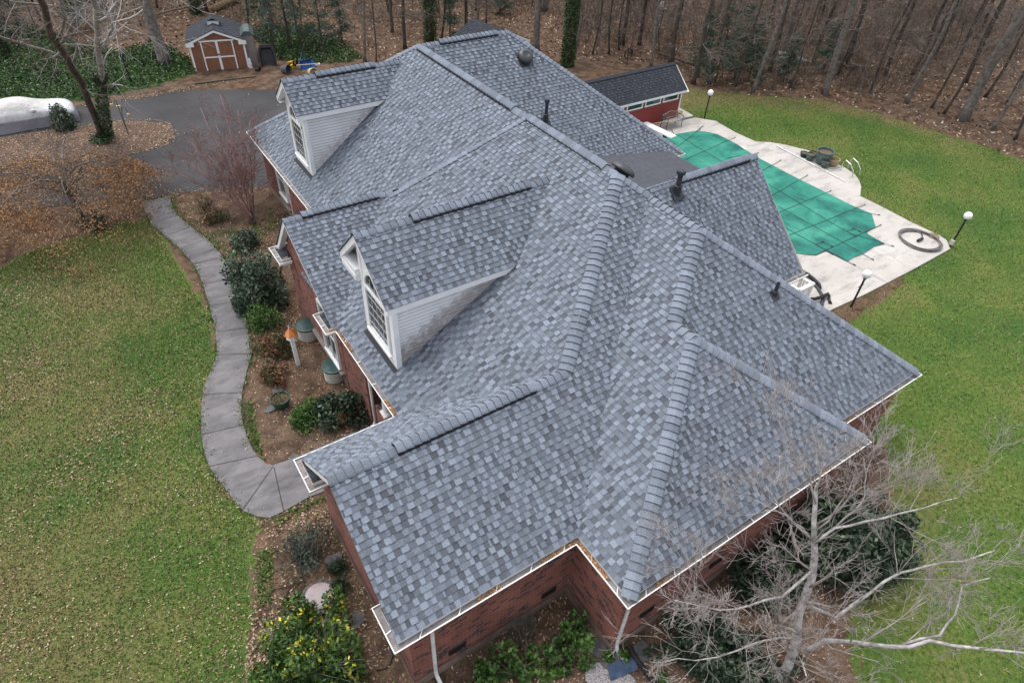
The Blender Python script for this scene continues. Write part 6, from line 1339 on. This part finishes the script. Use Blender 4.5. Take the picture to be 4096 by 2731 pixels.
# ------------------------------------------------------------------ fallen leaves, grass, ivy leaves
def in_poly(n, poly, seed, soft=0):
    rg = np.random.default_rng(seed); lo, hi = poly.min(0), poly.max(0); out = []
    while sum(map(len, out)) < n:
        p = rg.uniform(lo, hi, (n*2, 2)); u = (p[:, 0]*RT.x+p[:, 1]*RT.y-CAM_H*RT.z)/(p[:, 0]*FW.x+p[:, 1]*FW.y-CAM_H*FW.z); v = (p[:, 0]*UP.x+p[:, 1]*UP.y-CAM_H*UP.z)/(p[:, 0]*FW.x+p[:, 1]*FW.y-CAM_H*FW.z)
        k = (sdist(p, poly) > soft) & (np.abs(u) < .92) & (np.abs(v) < .62); out.append(p[k])
    return np.concatenate(out)[:n]
M_fall = mat_tone('fallen_leaf', [(0, (.085, .050, .032)), (.45, (.20, .125, .080)), (.8, (.38, .27, .185)), (1, (.52, .42, .32))], .85, 30, .2)
def flat_leaves(name, p, z, size, seed, mat, label, cat, tone=None, tilt=.35):
    P = np.concatenate([p, z*np.ones((len(p), 1))+np.random.default_rng(seed).uniform(0, .015, (len(p), 1))], 1); me = leaf_cloud(name, P, size, seed, mat, tilt)
    return tag(link(name, me), label, cat, kind='stuff')
def clump(p, seed):
    rg = np.random.default_rng(seed); f = .5+.5*np.sin(p[:, 0]*.8+1.4*np.sin(p[:, 1]*.55))*np.sin(p[:, 1]*.7+1.2*np.sin(p[:, 0]*.5)); return p[rg.random(len(p)) < .12+.75*f**2]
bed = xy([(560, 800), (690, 780), (1130, 740), (1180, 860), (1600, 1650), (1180, 1840), (1090, 1850), (980, 1740), (1010, 1420), (970, 1200), (900, 1030), (760, 900)])
bed2 = xy([(1030, 2080), (1250, 1990), (1330, 2050), (1560, 2560), (1640, 2740), (980, 2790), (980, 2560), (1015, 2400), (1000, 2250)])
bed3 = xy([(1640, 2740), (1700, 2650), (2250, 2330), (2440, 2610), (3000, 2250), (3350, 2050), (3560, 2300), (3480, 2560), (3420, 2780)])
flat_leaves('lawn_leaves', np.concatenate([clump(in_poly(44000, lawn_l, 1), 9), in_poly(2600, lawn_r, 2)]), .028, .028, 5, M_fall, 'tan fallen leaves scattered over the lawns', 'leaves')
isl = xy([(345, 503), (494, 488), (608, 487), (683, 505), (705, 525), (677, 568), (608, 597), (517, 623), (320, 650), (140, 660), (0, 640), (0, 560), (200, 522)])
flat_leaves('bed_leaves', np.concatenate([clump(in_poly(16000, bed, 3), 2), clump(in_poly(9000, bed2, 4), 2), clump(in_poly(7000, bed3, 5), 2)]), .015, .036, 6, M_fall, 'brown fallen leaves covering the planting beds', 'leaves')
flat_leaves('island_leaves', in_poly(5200, isl, 7, -.3), .045, .042, 8, M_fall, 'brown fallen leaves covering the island in the drive', 'leaves')
wood = xy([(-400, 60), (700, 20), (1000, 20), (2050, 5), (4100, -200), (4500, 500), (4100, 640), (3800, 545), (3459, 440), (3287, 402), (3000, 385), (2746, 340), (2600, 270), (2250, 230), (1600, 240), (1330, 250), (1000, 150), (760, 260), (-400, 300)])
pw = in_poly(26000, wood, 9); zz = terrain(pw[:, 0], pw[:, 1]); P = np.concatenate([pw, (zz+.02+np.random.default_rng(1).uniform(0, .04, len(pw)))[:, None]], 1)
tag(link('forest_leaves', leaf_cloud('forest_leaves', P, .10, 10, M_fall, .5)), 'brown leaf litter over the floor of the woods', 'leaves', kind='stuff')
pd = np.concatenate([in_poly(120, xy([(680, 440), (1100, 330), (1150, 700), (600, 780), (700, 600)]), 11), in_poly(500, xy([(320, 430), (780, 345), (1020, 306), (1030, 320), (780, 362), (400, 425)]), 12)])
flat_leaves('drive_leaves', pd, .03, .05, 13, M_fall, 'few dry leaves on the asphalt drive', 'leaves')
def blades(p, h, w, seed, z=0, spread=.35):
    rg = np.random.default_rng(seed); n = len(p); B = np.concatenate([p, np.full((n, 1), z)], 1); th = rg.uniform(0, 6.28, n); s = np.stack([np.cos(th), np.sin(th), np.zeros(n)], 1)*w; t = rg.normal(0, spread, (n, 3)); t[:, 2] = 1; hh = rg.uniform(.5, 1.2, n)[:, None]*h
    V = np.stack([B-s, B+s, B+s*.3+t*hh, B-s*.3+t*hh], 1).reshape(-1, 3); return V, np.arange(4*n).reshape(n, 4), rg
M_blade = mat_tone('grass_blade', [(0, (.036, .070, .018)), (.5, (.080, .136, .032)), (.85, (.140, .196, .056)), (1, (.33, .26, .15))], .7, 6, .3)
pg = np.concatenate([in_poly(75000, lawn_l, 21, .1), in_poly(80000, lawn_r, 22, .1)]); V, F, rg = blades(pg, .055, .014, 23, 0, .6)
tone = np.clip(rg.normal(.45, .22, len(pg))+.13*np.sin(pg[:, 0]*1.3)*np.sin(pg[:, 1]*1.1), 0, 1); lm = sdist(pg, lawn_l) > 0; dryp = np.sin(pg[:, 0]*.9+1.3*np.sin(pg[:, 1]*.7))*np.sin(pg[:, 1]*.8+np.sin(pg[:, 0]*.6)); tone = np.where(rg.random(len(pg)) < np.where(lm, .16+.30*np.clip(dryp, 0, 1), .07+.24*np.clip(dryp, 0, 1)), 1.0, tone)
tag(link('grass', np_mesh('grass', V, F, M_blade, tone)), 'short mown grass blades of the two lawns', 'grass', kind='stuff')
pi = np.concatenate([in_poly(17000, ivy, 31), in_poly(4500, ivy2, 32)]); rg = np.random.default_rng(33); P = np.concatenate([pi, rg.uniform(.03, .28, (len(pi), 1))+terrain(pi[:, 0], pi[:, 1])[:, None]], 1); V, F = leaves_np(P, .078, rg, 1.2, .7)
tag(link('ivy_cover', np_mesh('ivy_cover', V, F, L_ivy, np.clip(rg.normal(.5, .24, len(P))+.2*np.sin(P[:, 0])*np.sin(P[:, 1]*.8), 0, 1))), 'green ivy covering the bank beyond the drive', 'ivy', kind='stuff')
pf = np.concatenate([in_poly(900, fringe, 41), in_poly(420, xy([(985, 1640), (1010, 1780), (1060, 1845), (1020, 1700), (1000, 1600)]), 42), in_poly(260, xy([(1100, 2070), (1350, 1960), (1340, 1985), (1110, 2100)]), 43), in_poly(500, xy([(1040, 2200), (1090, 2200), (1090, 2420), (1030, 2420)]), 44)]); V, F, rg = blades(pf, .09, .02, 45, 0, .8)
tag(link('weeds', np_mesh('weeds', V, F, M_blade, np.clip(rg.normal(.6, .2, len(pf)), 0, .9))), 'bright weeds and grass along the bed edges', 'weeds', kind='stuff')

def along(lines, n, w, seed):
    rg = np.random.default_rng(seed); out = []
    for L in lines:
        q = xy(L); seg = np.hypot(*np.diff(q, axis=0).T); c = np.concatenate([[0], np.cumsum(seg)]); t = rg.uniform(0, c[-1], n); keep = np.sin(t*2.3+seed)+np.sin(t*5.1) > rg.uniform(-1.8, 1.2, n); t = t[keep]
        out.append(np.stack([np.interp(t, c, q[:, 0]), np.interp(t, c, q[:, 1])], 1)+rg.normal(0, w, (len(t), 2)))
    return np.concatenate(out)
V, F, rg = blades(along([WL, WR[:18]], 2600, .05, 61), .085, .016, 62, .01, .9)
tag(link('edge_grass', np_mesh('edge_grass', V, F, M_blade, np.clip(rg.normal(.5, .25, len(F)), 0, 1))), 'ragged grass creeping over the edges of the front walk', 'grass', kind='stuff')
flat_leaves('walk_leaves', np.concatenate([along([WL, WR[:18]], 260, .16, 63), along([[(304, 425), (574, 390), (769, 352), (1022, 316)], [(683, 775), (900, 762), (1130, 752)]], 700, .22, 64), in_poly(110, cvp, 65)]), .07, .035, 66, M_fall, 'dry leaves along the paving edges and on the pool cover', 'leaves')
pw2 = np.concatenate([clump(in_poly(1500, bed, 71), 3), clump(in_poly(900, bed2, 72), 4)]); V, F, rg = blades(pw2, .07, .022, 73, 0, .9)
tag(link('bed_weeds', np_mesh('bed_weeds', V, F, M_blade, np.clip(rg.normal(.55, .2, len(F)), 0, .9))), 'small green weeds coming up through the mulch', 'weeds', kind='stuff')
